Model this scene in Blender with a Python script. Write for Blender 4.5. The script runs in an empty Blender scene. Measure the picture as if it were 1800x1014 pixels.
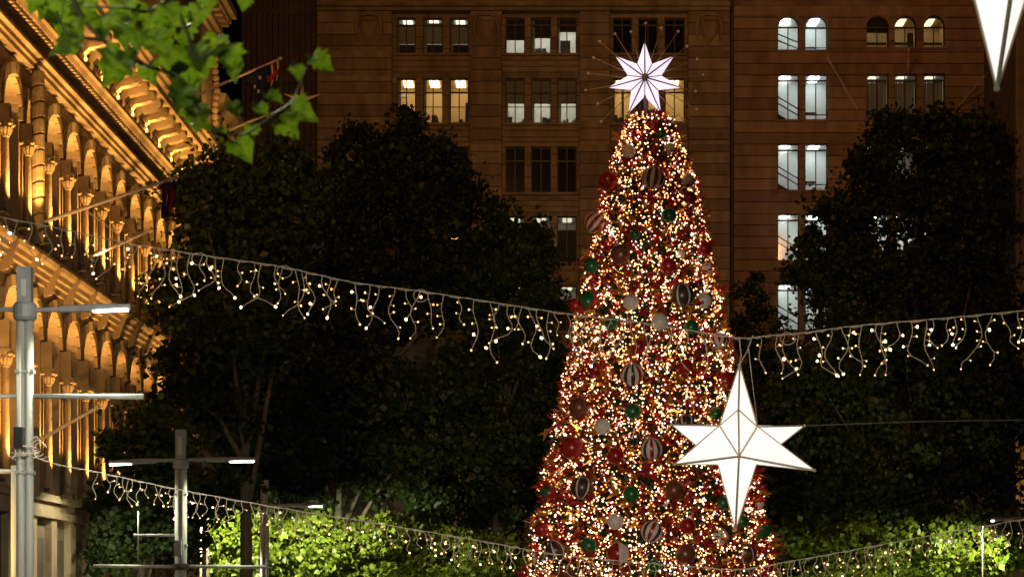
import bpy, bmesh, math, random
import numpy as np
from mathutils import Vector, Matrix

rnd = random.Random(7)
rng = np.random.default_rng(7)
sc = bpy.context.scene
COL = sc.collection
PI = math.pi

# ------------------------------------------------------------------ camera
EYE = 2.6            # camera height above the plaza
F = 4000.0           # focal length in photo pixels (80 mm on a 36 mm sensor, photo 1800 px wide)
CX, CY = 970.0, 1060.0
cam_data = bpy.data.cameras.new("camera")
cam = bpy.data.objects.new("camera", cam_data)
COL.objects.link(cam)
cam.location = (0, 0, EYE)
cam.rotation_euler = (PI / 2, 0, 0)
cam_data.sensor_width = 36.0
cam_data.lens = 80.0
cam_data.shift_x = -(CX - 900) / 1800
cam_data.shift_y = (CY - 507) / 1800
cam_data.clip_start = 0.1
cam_data.clip_end = 2000
cam_data.dof.use_dof = True
cam_data.dof.focus_distance = 70
cam_data.dof.aperture_fstop = 7.0
sc.camera = cam

# ------------------------------------------------------------------ world, moon, exposure
world = bpy.data.worlds.new("World")
sc.world = world
world.use_nodes = True
wn = world.node_tree
sky = wn.nodes.new("ShaderNodeTexSky")
sky.sky_type = 'NISHITA'
sky.sun_disc = False
sky.sun_elevation = math.radians(-9)
sky.sun_rotation = math.radians(200)
wn.links.new(sky.outputs[0], wn.nodes["Background"].inputs[0])
wn.nodes["Background"].inputs[1].default_value = 0.05
sun_d = bpy.data.lights.new("moon", 'SUN')
sun_d.energy = 0.004
sun_d.angle = math.radians(0.5)
sun_d.color = (0.8, 0.88, 1.0)
sun = bpy.data.objects.new("moon", sun_d)
COL.objects.link(sun)
sun.rotation_euler = (math.radians(50), 0, math.radians(-20))
sc.view_settings.view_transform = 'Standard'
sc.view_settings.look = 'None'
sc.view_settings.exposure = 0
sc.view_settings.gamma = 1
sc.view_settings.use_curve_mapping = False
sc.cycles.use_denoising = True
sc.cycles.max_bounces = 5
sc.cycles.diffuse_bounces = 3
sc.cycles.glossy_bounces = 2
sc.cycles.transparent_max_bounces = 12
sc.cycles.transmission_bounces = 3
sc.cycles.sample_clamp_indirect = 4
sc.cycles.use_light_tree = True


def PX(px, py, Y):
    """the point at distance Y that the photograph shows at pixel px, py"""
    return Vector(((px - CX) * Y / F, Y, EYE + (CY - py) * Y / F))


# ------------------------------------------------------------------ materials
def nodes_of(m):
    m.use_nodes = True
    return m.node_tree.nodes, m.node_tree.links


def mat(name, c1, c2=None, rough=0.6, metal=0.0, scale=2.0, bump=0.0, bscale=None, spec=0.5, detail=6.0, stretch=None):
    m = bpy.data.materials.new(name)
    N, L = nodes_of(m)
    b = N["Principled BSDF"]
    b.inputs["Roughness"].default_value = rough
    b.inputs["Metallic"].default_value = metal
    b.inputs["Specular IOR Level"].default_value = spec
    b.inputs["Base Color"].default_value = (*c1, 1)
    geo = N.new("ShaderNodeNewGeometry")
    src = geo.outputs["Position"]
    if stretch:
        mp = N.new("ShaderNodeMapping")
        mp.inputs["Scale"].default_value = stretch
        L.new(src, mp.inputs[0])
        src = mp.outputs[0]
    if c2:
        n = N.new("ShaderNodeTexNoise")
        n.inputs["Scale"].default_value = scale
        n.inputs["Detail"].default_value = detail
        L.new(src, n.inputs["Vector"])
        r = N.new("ShaderNodeValToRGB")
        r.color_ramp.elements[0].position = 0.32
        r.color_ramp.elements[1].position = 0.68
        r.color_ramp.elements[0].color = (*c1, 1)
        r.color_ramp.elements[1].color = (*c2, 1)
        L.new(n.outputs[0], r.inputs[0])
        L.new(r.outputs[0], b.inputs["Base Color"])
    if bump:
        n2 = N.new("ShaderNodeTexNoise")
        n2.inputs["Scale"].default_value = bscale or scale * 4
        n2.inputs["Detail"].default_value = 5
        L.new(src, n2.inputs["Vector"])
        bp = N.new("ShaderNodeBump")
        bp.inputs["Strength"].default_value = bump
        bp.inputs["Distance"].default_value = 0.05
        L.new(n2.outputs[0], bp.inputs["Height"])
        L.new(bp.outputs[0], b.inputs["Normal"])
    return m


def emit(name, col, s):
    m = bpy.data.materials.new(name)
    N, L = nodes_of(m)
    b = N["Principled BSDF"]
    b.inputs["Base Color"].default_value = (0.6, 0.6, 0.6, 1)
    b.inputs["Emission Color"].default_value = (*col, 1)
    b.inputs["Emission Strength"].default_value = s
    return m


def leafmat(name, c1, c2, trans=0.35, scale=0.9, rough=0.45, spec=.3):
    m = bpy.data.materials.new(name)
    N, L = nodes_of(m)
    b = N["Principled BSDF"]
    geo = N.new("ShaderNodeNewGeometry")
    n = N.new("ShaderNodeTexNoise")
    n.inputs["Scale"].default_value = scale
    n.inputs["Detail"].default_value = 8
    n.inputs["Roughness"].default_value = 0.75
    L.new(geo.outputs["Position"], n.inputs["Vector"])
    r = N.new("ShaderNodeValToRGB")
    r.color_ramp.elements[0].position = 0.35
    r.color_ramp.elements[1].position = 0.65
    r.color_ramp.elements[0].color = (*c1, 1)
    r.color_ramp.elements[1].color = (*c2, 1)
    L.new(n.outputs[0], r.inputs[0])
    L.new(r.outputs[0], b.inputs["Base Color"])
    b.inputs["Roughness"].default_value = rough
    b.inputs["Specular IOR Level"].default_value = spec
    t = N.new("ShaderNodeBsdfTranslucent")
    L.new(r.outputs[0], t.inputs[0])
    mx = N.new("ShaderNodeMixShader")
    mx.inputs[0].default_value = trans
    L.new(b.outputs[0], mx.inputs[1])
    L.new(t.outputs[0], mx.inputs[2])
    L.new(mx.outputs[0], N["Material Output"].inputs[0])
    return m


def glassmat(name, tint, gloss):
    m = bpy.data.materials.new(name)
    N, L = nodes_of(m)
    t = N.new("ShaderNodeBsdfTransparent")
    t.inputs[0].default_value = (*tint, 1)
    g = N.new("ShaderNodeBsdfGlossy")
    g.inputs["Roughness"].default_value = 0.05
    mx = N.new("ShaderNodeMixShader")
    mx.inputs[0].default_value = gloss
    L.new(t.outputs[0], mx.inputs[1])
    L.new(g.outputs[0], mx.inputs[2])
    L.new(mx.outputs[0], N["Material Output"].inputs[0])
    return m


def clothmat(name, c, trans):
    m = bpy.data.materials.new(name)
    N, L = nodes_of(m)
    b = N["Principled BSDF"]
    b.inputs["Base Color"].default_value = (*c, 1)
    b.inputs["Roughness"].default_value = 0.9
    t = N.new("ShaderNodeBsdfTranslucent")
    t.inputs[0].default_value = (*c, 1)
    mx = N.new("ShaderNodeMixShader")
    mx.inputs[0].default_value = trans
    L.new(b.outputs[0], mx.inputs[1])
    L.new(t.outputs[0], mx.inputs[2])
    L.new(mx.outputs[0], N["Material Output"].inputs[0])
    return m


M = dict(
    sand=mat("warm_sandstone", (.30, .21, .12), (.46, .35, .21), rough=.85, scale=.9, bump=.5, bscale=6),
    sand_dark=mat("dark_sandstone", (.16, .11, .07), (.26, .19, .11), rough=.9, scale=.8, bump=.4, bscale=5),  # darker sandstone tone for inner, plinth and upper walls
    stoneA=mat("brown_stone", (.20, .145, .09), (.38, .285, .185), rough=.9, scale=1.1, bump=.5, bscale=5, stretch=(1, 1, .22), detail=9),
    stoneB=mat("red_brown_stone", (.21, .13, .09), (.36, .235, .165), rough=.9, scale=1.0, bump=.5, bscale=5, stretch=(1, 1, .25), detail=9),
    dark_stone=mat("dark_stone", (.09, .07, .055), (.14, .1, .075), rough=.9, scale=.7, bump=.3),
    frame=mat("window_frame_dark", (.03, .03, .03), (.05, .045, .04), rough=.5, scale=3),
    frame_light=mat("window_frame_bronze", (.1, .08, .06), (.14, .11, .08), rough=.5, scale=3),
    glass=glassmat("window_glass", (.92, .95, .95), .05),
    dark_glass=mat("dark_glass", (.012, .013, .015), (.02, .02, .022), rough=.08, scale=.6),
    room=mat("room_plaster", (.62, .6, .56), (.7, .68, .64), rough=.9, scale=1),
    room_warm=mat("room_warm_plaster", (.62, .46, .28), (.7, .54, .34), rough=.9, scale=1),
    room_dark=mat("room_dark", (.05, .045, .04), (.08, .07, .06), rough=.9, scale=1),
    blind=clothmat("blind_cloth", (.5, .46, .4), .35),
    furniture=mat("office_furniture", (.05, .05, .06), (.12, .11, .1), rough=.6, scale=2),
    steel=mat("pole_steel", (.37, .38, .34), (.58, .59, .55), rough=.5, metal=0, scale=3, stretch=(1, 1, .2)),
    steel_dark=mat("pole_dark_steel", (.24, .25, .26), (.33, .34, .35), rough=.5, metal=0, scale=4),
    black=mat("black_plastic", (.015, .015, .015), (.03, .03, .03), rough=.5, scale=5),
    wire=mat("cream_cable", (.62, .52, .42), (.74, .64, .53), rough=.55, scale=30),
    wire_dark=mat("steel_rope", (.25, .24, .22), (.35, .33, .3), rough=.5, metal=.5, scale=30),
    pole_white=mat("painted_flagpole", (.42, .36, .33), (.55, .47, .43), rough=.45, scale=4),
    bark=mat("plane_bark", (.07, .06, .045), (.15, .13, .09), rough=.9, scale=2, bump=.5),
    twig=mat("twig_bark", (.025, .02, .01), (.045, .035, .018), rough=.8, scale=30),
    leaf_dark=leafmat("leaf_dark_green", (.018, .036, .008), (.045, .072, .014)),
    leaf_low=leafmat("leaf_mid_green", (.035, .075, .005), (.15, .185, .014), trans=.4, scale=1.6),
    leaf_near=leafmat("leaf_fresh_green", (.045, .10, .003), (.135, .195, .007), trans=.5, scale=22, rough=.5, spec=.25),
    leaf_vein=leafmat("leaf_vein", (.12, .16, .04), (.15, .19, .05), trans=.2, scale=14),
    ground=mat("granite_paving", (.16, .155, .15), (.23, .22, .21), rough=.7, scale=1.5, bump=.2),
    needles=leafmat("artificial_needles", (.012, .028, .01), (.03, .055, .02), trans=.15, scale=3),
    tinsel_red=mat("red_tinsel", (.42, .018, .012), (.28, .01, .01), rough=.3, scale=6),
    tinsel_gold=mat("gold_tinsel", (.62, .33, .05), (.5, .24, .03), rough=.28, metal=.6, scale=6),
    core=mat("tree_core_dark", (.012, .018, .008), (.02, .022, .01), rough=.9, scale=2),
    b_red=mat("bauble_red", (.30, .008, .008), (.2, .006, .006), rough=.32, scale=7),
    b_green=mat("bauble_green", (.008, .11, .03), (.005, .07, .02), rough=.35, scale=7),
    b_white=mat("bauble_pearl", (.5, .47, .45), (.6, .56, .53), rough=.45, scale=6),
    b_brown=mat("bauble_bronze", (.16, .045, .018), (.09, .03, .012), rough=.35, scale=6),
    b_dark=mat("bauble_black", (.03, .02, .018), (.05, .03, .025), rough=.35, scale=6),
    b_cap=mat("bauble_cap_gold", (.5, .36, .12), (.42, .3, .1), rough=.3, metal=.8, scale=10),
    star_rib=mat("star_rib_bronze", (.66, .55, .4), (.74, .62, .47), rough=.5, scale=8),
    rib_violet=mat("topper_rib_dark", (.16, .11, .2), (.22, .15, .27), rough=.4, scale=8),
    rod=mat("topper_rod", (.26, .2, .2), (.34, .26, .26), rough=.35, metal=.3, scale=8),
    flag_blue=clothmat("flag_blue", (.012, .016, .07), .2),
    flag_red=clothmat("flag_red", (.4, .02, .025), .2),
    flag_white=clothmat("flag_white", (.6, .57, .55), .2),
)
for _k, _f in (("A", .80), ("A", 1.16), ("B", .80), ("B", 1.16)):
    _c = dict(A=((.20, .145, .09), (.38, .285, .185)), B=((.21, .13, .09), (.36, .235, .165)))[_k]
    _nm = "stone" + _k + ("_dark" if _f < 1 else "_pale")
    M[_nm] = mat(_nm, tuple(v * _f for v in _c[0]), tuple(v * _f for v in _c[1]), rough=.9, scale=1.3, bump=.5, bscale=5, stretch=(1, 1, .3), detail=9)
E = dict(
    led=emit("led_panel", (.97, 1, .88), 16),
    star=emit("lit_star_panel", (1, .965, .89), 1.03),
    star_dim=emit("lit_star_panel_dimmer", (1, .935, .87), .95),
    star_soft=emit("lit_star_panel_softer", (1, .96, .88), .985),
    topper=emit("lit_topper_panel", (.96, .84, 1.0), 1.0),
    bulb=emit("warm_bulb", (1, .55, .18), 2.6),
    bulb_hot=emit("bright_warm_bulb", (1, .68, .30), 6),
    bulb_cool=emit("cool_bulb", (.6, .75, 1), 14),
    tree_warm=emit("tree_bulb_warm", (1, .57, .26), 6.5),
    tree_amber=emit("tree_bulb_amber", (1, .36, .06), 3.4),
    tree_pink=emit("tree_bulb_pinkish", (1, .62, .48), 6.0),
    tree_red=emit("tree_bulb_red", (1, .10, .03), 1.6),
    tree_cool=emit("tree_bulb_cool", (.80, .78, 1), 5.0),
)

# ------------------------------------------------------------------ building helpers
WLOC = {}


def link(o, parent=None, loc=(0, 0, 0)):
    COL.objects.link(o)
    o.location = loc
    WLOC[o.name] = Vector(loc)
    if parent is not None:
        o.parent = parent
        o.matrix_parent_inverse = Matrix.Translation(-WLOC[parent.name])
    return o


def tag(o, label=None, cat=None, group=None, kind=None):
    if label: o["label"] = label
    if cat: o["category"] = cat
    if group: o["group"] = group
    if kind: o["kind"] = kind
    return o


def thing(name, loc, label, cat, group=None):
    return tag(link(bpy.data.objects.new(name, None), None, loc), label, cat, group)


def inst(name, mesh, parent, loc, scale=(1, 1, 1), rot=(0, 0, 0)):
    o = bpy.data.objects.new(name, mesh)
    link(o, parent, loc)
    o.scale = scale
    o.rotation_euler = rot
    return o


class MB:
    def __init__(s):
        s.v, s.f, s.m, s.mi = [], [], [], 0

    def add(s, vs, fs):
        o = len(s.v)
        s.v += [tuple(p) for p in vs]
        for f in fs:
            s.f.append(tuple(i + o for i in f))
            s.m.append(s.mi)
        return s

    def box(s, x0, x1, y0, y1, z0, z1):
        return s.add([(x0, y0, z0), (x1, y0, z0), (x1, y1, z0), (x0, y1, z0), (x0, y0, z1), (x1, y0, z1), (x1, y1, z1), (x0, y1, z1)],
                     [(0, 3, 2, 1), (4, 5, 6, 7), (0, 1, 5, 4), (1, 2, 6, 5), (2, 3, 7, 6), (3, 0, 4, 7)])

    def prism_y(s, prof, y0, y1):
        """profile of (x, z) points swept along y"""
        n = len(prof)
        vs = [(x, y0, z) for x, z in prof] + [(x, y1, z) for x, z in prof]
        fs = [(i, (i + 1) % n, n + (i + 1) % n, n + i) for i in range(n)]
        return s.add(vs, fs + [tuple(range(n))[::-1], tuple(range(n, 2 * n))])

    def tube(s, pts, r, n=6, cap=True):
        pts = [Vector(p) for p in pts]
        rs = r if isinstance(r, (list, tuple)) else [r] * len(pts)
        vs, fs = [], []
        up = None
        for i, p in enumerate(pts):
            d = (pts[min(i + 1, len(pts) - 1)] - pts[max(i - 1, 0)])
            d = d.normalized() if d.length > 1e-9 else Vector((0, 0, 1))
            if up is None:
                up = Vector((0, 0, 1)) if abs(d.z) < .9 else Vector((0, 1, 0))
            a = d.cross(up)
            if a.length < 1e-5:
                a = d.cross(Vector((1, 0, 0)))
            a.normalize()
            b = a.cross(d).normalized()
            up = b
            for k in range(n):
                t = 2 * PI * k / n
                vs.append(p + (a * math.cos(t) + b * math.sin(t)) * rs[i])
        for i in range(len(pts) - 1):
            for k in range(n):
                fs.append((i * n + k, i * n + (k + 1) % n, (i + 1) * n + (k + 1) % n, (i + 1) * n + k))
        if cap:
            fs.append(tuple(range(n))[::-1])
            fs.append(tuple(range((len(pts) - 1) * n, len(pts) * n)))
        return s.add(vs, fs)

    def lathe(s, c, prof, n=12):
        """profile of (r, z) about the vertical through c"""
        vs, fs = [], []
        for r, z in prof:
            for k in range(n):
                t = 2 * PI * k / n
                vs.append((c[0] + r * math.cos(t), c[1] + r * math.sin(t), c[2] + z))
        for i in range(len(prof) - 1):
            for k in range(n):
                fs.append((i * n + k, i * n + (k + 1) % n, (i + 1) * n + (k + 1) % n, (i + 1) * n + k))
        fs.append(tuple(range(n))[::-1])
        fs.append(tuple(range((len(prof) - 1) * n, len(prof) * n)))
        return s.add(vs, fs)

    def mesh(s, name, mats, smooth=False, fix=True):
        me = bpy.data.meshes.new(name)
        me.from_pydata(s.v, [], s.f)
        for m in (mats if isinstance(mats, (list, tuple)) else [mats]):
            me.materials.append(m)
        if any(s.m):
            me.polygons.foreach_set("material_index", s.m)
        if fix:
            b = bmesh.new()
            b.from_mesh(me)
            bmesh.ops.recalc_face_normals(b, faces=b.faces)
            b.to_mesh(me)
            b.free()
        if smooth:
            me.polygons.foreach_set("use_smooth", [True] * len(me.polygons))
        return me

    def build(s, name, mats, parent=None, smooth=False, loc=(0, 0, 0), fix=True):
        return link(bpy.data.objects.new(name, s.mesh(name, mats, smooth, fix)), parent, loc)


def soup(name, V, Fc, mats, midx=None, parent=None):
    """numpy triangles / quads to one mesh object"""
    me = bpy.data.meshes.new(name)
    nf, k = Fc.shape
    me.vertices.add(len(V))
    me.vertices.foreach_set("co", V.astype(np.float32).ravel())
    me.loops.add(nf * k)
    me.loops.foreach_set("vertex_index", Fc.astype(np.int32).ravel())
    me.polygons.add(nf)
    me.polygons.foreach_set("loop_start", np.arange(0, nf * k, k, dtype=np.int32))
    me.polygons.foreach_set("loop_total", np.full(nf, k, dtype=np.int32))
    for m in mats:
        me.materials.append(m)
    if midx is not None:
        me.polygons.foreach_set("material_index", midx.astype(np.int32))
    me.update()
    me.validate()
    return link(bpy.data.objects.new(name, me), parent)


def spot(name, loc, target, power, col, angle, blend=.5, radius=.1, parent=None):
    d = bpy.data.lights.new(name, 'SPOT')
    d.energy = power
    d.color = col
    d.spot_size = math.radians(angle)
    d.spot_blend = blend
    d.shadow_soft_size = radius
    o = bpy.data.objects.new(name, d)
    link(o, parent, loc)
    o.rotation_euler = (Vector(target) - Vector(loc)).to_track_quat('-Z', 'Y').to_euler()
    return o


CUBE = {}


def unit_box(m):
    if m.name not in CUBE:
        CUBE[m.name] = MB().box(-.5, .5, -.5, .5, -.5, .5).mesh("stone_block", m)
    return CUBE[m.name]


def block(name, m, parent, x0, x1, y0, y1, z0, z1):
    return inst(name, unit_box(m), parent, ((x0 + x1) / 2, (y0 + y1) / 2, (z0 + z1) / 2), (x1 - x0, y1 - y0, z1 - z0))


AMBER = (1.0, .51, .125)

# ------------------------------------------------------------------ ground and sky dome backdrop
g = MB()
g.add([(-400, -60, 0), (400, -60, 0), (400, 900, 0), (-400, 900, 0)], [(0, 1, 2, 3)])
tag(g.build("plaza_ground", M['ground']), kind='structure')

# ------------------------------------------------------------------ the two far office buildings
YA = 150.0


def XA(px, Y=YA): return (px - CX) * Y / F
def ZA(py, Y=YA): return EYE + (CY - py) * Y / F


def facade(root, X0, X1, Z0, Z1, openings, courses, front, material, back, gap=.042, smooth_zone=None):
    """stone courses (each a block) around rectangular openings over a recessed backing wall"""
    wall = MB()
    tones = [M[k] for k in M if k.startswith(('stoneA_' if material is M['stoneA'] else 'stoneB_'))]
    zs = courses
    for z0, z1 in zip(zs[:-1], zs[1:]):
        ops = [o for o in openings if o[2] < z1 - .02 and o[3] > z0 + .02]
        cuts = {z0, z1}
        for o in ops:
            for z in (o[2], o[3]):
                if z0 + .02 < z < z1 - .02: cuts.add(z)
        cuts = sorted(cuts)
        for a, b in zip(cuts[:-1], cuts[1:]):
            mid = (a + b) / 2
            holes = sorted((o[0], o[1]) for o in ops if o[2] < mid < o[3])
            xs = sorted({X0, X1, *[p for p in front if X0 < p < X1], *[h for hh in holes for h in hh]})
            for xa, xb in zip(xs[:-1], xs[1:]):
                xm = (xa + xb) / 2
                if any(h0 < xm < h1 for h0, h1 in holes): continue
                wall.box(xa, xb, back, back + .45, a, b)
                yf = front_at(front, xm) + rnd.uniform(-.012, .012)
                if xb - xa < .1: continue
                ga = gap if abs(a - z0) < 1e-6 else 0
                block("stone_course", rnd.choice((material, material, *tones)), root, xa, xb, yf, back - .003, a + ga, b)
    wall.build("backing_wall", material, root)


def front_at(front, x):
    y = None
    for k in sorted(front):
        if x >= k: y = front[k]
    return y


def glazed_window(root, x0, x1, z0, z1, y, transom=.3, mullions=1, bars=(), m='frame', glass='glass', arch=False):
    """frame > pane; bars are further cross rails as fractions from the top"""
    t = .075
    fr = MB()
    zt = z1
    if arch:
        r = (x1 - x0) / 2
        xc, zc = (x0 + x1) / 2, z1 - r
        pts = [Vector((xc - (r - t / 2) * math.cos(a), y, zc + (r - t / 2) * math.sin(a))) for a in np.linspace(0, PI, 13)]
        fr.tube([(x0 + t / 2, y, z0)] + pts + [(x1 - t / 2, y, z0)], t / 2, 4)
        zt = zc
    else:
        fr.box(x0, x0 + t, y - t / 2, y + t / 2, z0, z1).box(x1 - t, x1, y - t / 2, y + t / 2, z0, z1)
        fr.box(x0 + t, x1 - t, y - t / 2, y + t / 2, z1 - t, z1)
    fr.box(x0 + t, x1 - t, y - t / 2, y + t / 2, z0, z0 + t)
    zr = zt if arch else z1 - (z1 - z0) * transom
    if transom: fr.box(x0 + t, x1 - t, y - .05, y + .05, zr - .05, zr + .05)
    for b in bars:
        zb = z1 - (z1 - z0) * b
        fr.box(x0 + t, x1 - t, y - .03, y + .03, zb - .025, zb + .025)
    for k in range(mullions):
        xm = x0 + (x1 - x0) * (k + 1) / (mullions + 1)
        fr.box(xm - .035, xm + .035, y - .037, y + .037, z0 + t, (zr - .05 if (transom and mullions == 1 and arch) else z1 - t))
    w = fr.build("window", M[m], root)
    p = MB()
    if arch:
        r = (x1 - x0) / 2 - .02
        xc, zc = (x0 + x1) / 2, z1 - r - .02
        ring = [(x0 + .02, z0)] + [(xc - r * math.cos(a), zc + r * math.sin(a)) for a in np.linspace(0, PI, 13)] + [(x1 - .02, z0)]
        n = len(ring)
        p.add([(x, y - .008, z) for x, z in ring] + [(x, y + .008, z) for x, z in ring],
              [tuple(range(n)), tuple(range(n, 2 * n))[::-1]] + [(i, (i + 1) % n, n + (i + 1) % n, n + i) for i in range(n)])
    else:
        p.box(x0 + .02, x1 - .02, y - .008, y + .008, z0 + .02, z1 - .02)
    p.build("pane", M[glass], w)
    return w


def room(root, x0, x1, z0, z1, y, depth, wall, lamp=None, lamp_s=3.0, col=(1, .95, .85), n=2, part_walls=()):
    """a real room behind the windows: walls, ceiling, floor and ceiling lights"""
    b = MB()
    y1 = y + depth
    b.box(x0, x1, y1, y1 + .1, z0, z1).box(x0 - .1, x0, y, y1, z0, z1).box(x1, x1 + .1, y, y1, z0, z1)
    b.box(x0, x1, y, y1, z1, z1 + .1).box(x0, x1, y, y1, z0 - .1, z0)
    for pw in part_walls:
        b.box(pw - .05, pw + .05, y, y1, z0, z1)
    o = b.build("room", M[wall], root)
    if lamp:
        e = emit("ceiling_light_" + lamp, col, lamp_s)
        xs = [x0] + sorted(part_walls) + [x1]
        for xa, xb in zip(xs[:-1], xs[1:]):
            k = max(1, round((xb - xa) / 2))
            for i in range(k):
                xm = xa + (xb - xa) * (i + .5) / k
                l = MB()
                l.box(xm - .3, xm + .3, y + depth * .3, y + depth * .85, z1 - .07, z1 - .005)
                l.build("ceiling_light", e, o)
    return o


# --- building A: broad stone block with three recessed window bays
A = thing("stone_office_building", (XA(930), YA, 0), "broad brown stone office building with recessed triple windows and carved shields behind the Christmas tree", "building")
gx = [[(697, 731), (743, 779), (790, 824)], [(888, 923), (933, 969), (979, 1014)], [(1077, 1111), (1122, 1156), (1168, 1204)]]
ry = [(32, 95), (138, 217), (258, 339), (380, 461), (502, 582)]
opsA = []
for grp in gx:
    for a, b in grp:
        for t, bt in ry:
            opsA.append((XA(a), XA(b), ZA(bt), ZA(t)))
frontA = {XA(560): 149.25, XA(690): 149.95, XA(828): 149.25, XA(882): 149.95, XA(1019): 149.25, XA(1071): 149.95, XA(1209): 149.25}
bandz = [ZA(p) for p in np.arange(25.5, 641, 20.5)][::-1]
facade(A, XA(560), XA(1281), bandz[0], bandz[-1], opsA, bandz, frontA, M['stoneA'], 150.1)
low = MB()
low.box(XA(560), XA(1281), 149.7, 150.5, 0, bandz[0])
low.build("lower_wall", M['stoneA'], A)
MB().box(XA(560), XA(1281), 149.7, 150.5, bandz[-1], ZA(-420)).build("attic_wall", M['stoneA'], A)
cz = ZA(25.5)
MB().prism_y([(0, 0), (.2, .02), (.28, .2), (.55, .26), (.62, .48), (.3, .5), (.3, .62), (0, .64)], 0, 1)
c = MB()
X0, X1 = XA(560), XA(1281)
prof = [(149.69, cz + .003), (149.1, cz + .03), (149.0, cz + .2), (148.75, cz + .27), (148.68, cz + .5), (149.69, cz + .55)]
n = len(prof)
c.add([(X0, y, z) for y, z in prof] + [(X1, y, z) for y, z in prof],
      [(i, (i + 1) % n, n + (i + 1) % n, n + i) for i in range(n)] + [tuple(range(n)), tuple(range(n, 2 * n))])
c.build("cornice", M['stoneA'], A)
for grp in gx:                                   # sills, spandrel mouldings
    xa, xb = XA(grp[0][0]) - .2, XA(grp[2][1]) + .2
    for t, bt in ry:
        block("window_sill", M['stoneA'], A, xa, xb, 149.72, 149.947, ZA(bt) - .16, ZA(bt) - .004)
    for yy in (117, 240, 362):
        block("spandrel_moulding", M['stoneA'], A, xa, xb, 149.80, 149.947, ZA(yy) - .06, ZA(yy) + .06)
for px in (650, 855, 1245):                      # carved shields on the piers
    s = MB()
    xc, zc = XA(px), ZA(58)
    k = XA(px + 17) - xc
    ring = [(-1, .9), (-.5, 1.05), (0, .9), (.5, 1.05), (1, .9), (1.02, .2), (.75, -.6), (.35, -1), (0, -1.35), (-.35, -1), (-.75, -.6), (-1.02, .2)]
    vs = [(xc + a * k, 149.23, zc + b * k * 1.1) for a, b in ring] + [(xc + a * k * .62, 149.0, zc + b * k * .72) for a, b in ring] + [(xc, 148.92, zc)]
    fs = [(i, (i + 1) % 12, 12 + (i + 1) % 12, 12 + i) for i in range(12)] + [(12 + i, 12 + (i + 1) % 12, 24) for i in range(12)]
    s.add(vs, fs)
    sh = s.build("carved_shield", M['stoneA'], A)
    sw = MB()
    for sg in (-1, 1):                            # scrolls hanging either side
        pts = [(xc + sg * (k * 1.05 + .14 * math.sin(t * 3)), 149.12, zc + k * (1.35 - 2.6 * t)) for t in np.linspace(0, 1, 9)]
        sw.tube(pts, [.1, .14, .16, .13, .15, .12, .1, .08, .04], 6)
    sw.tube([(xc - k * 1.2, 149.14, zc + k * 1.4), (xc, 149.02, zc + k * 1.65), (xc + k * 1.2, 149.14, zc + k * 1.4)], [.08, .16, .08], 6)
    sw.build("carved_scroll", M['stoneA'], sh)
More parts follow.
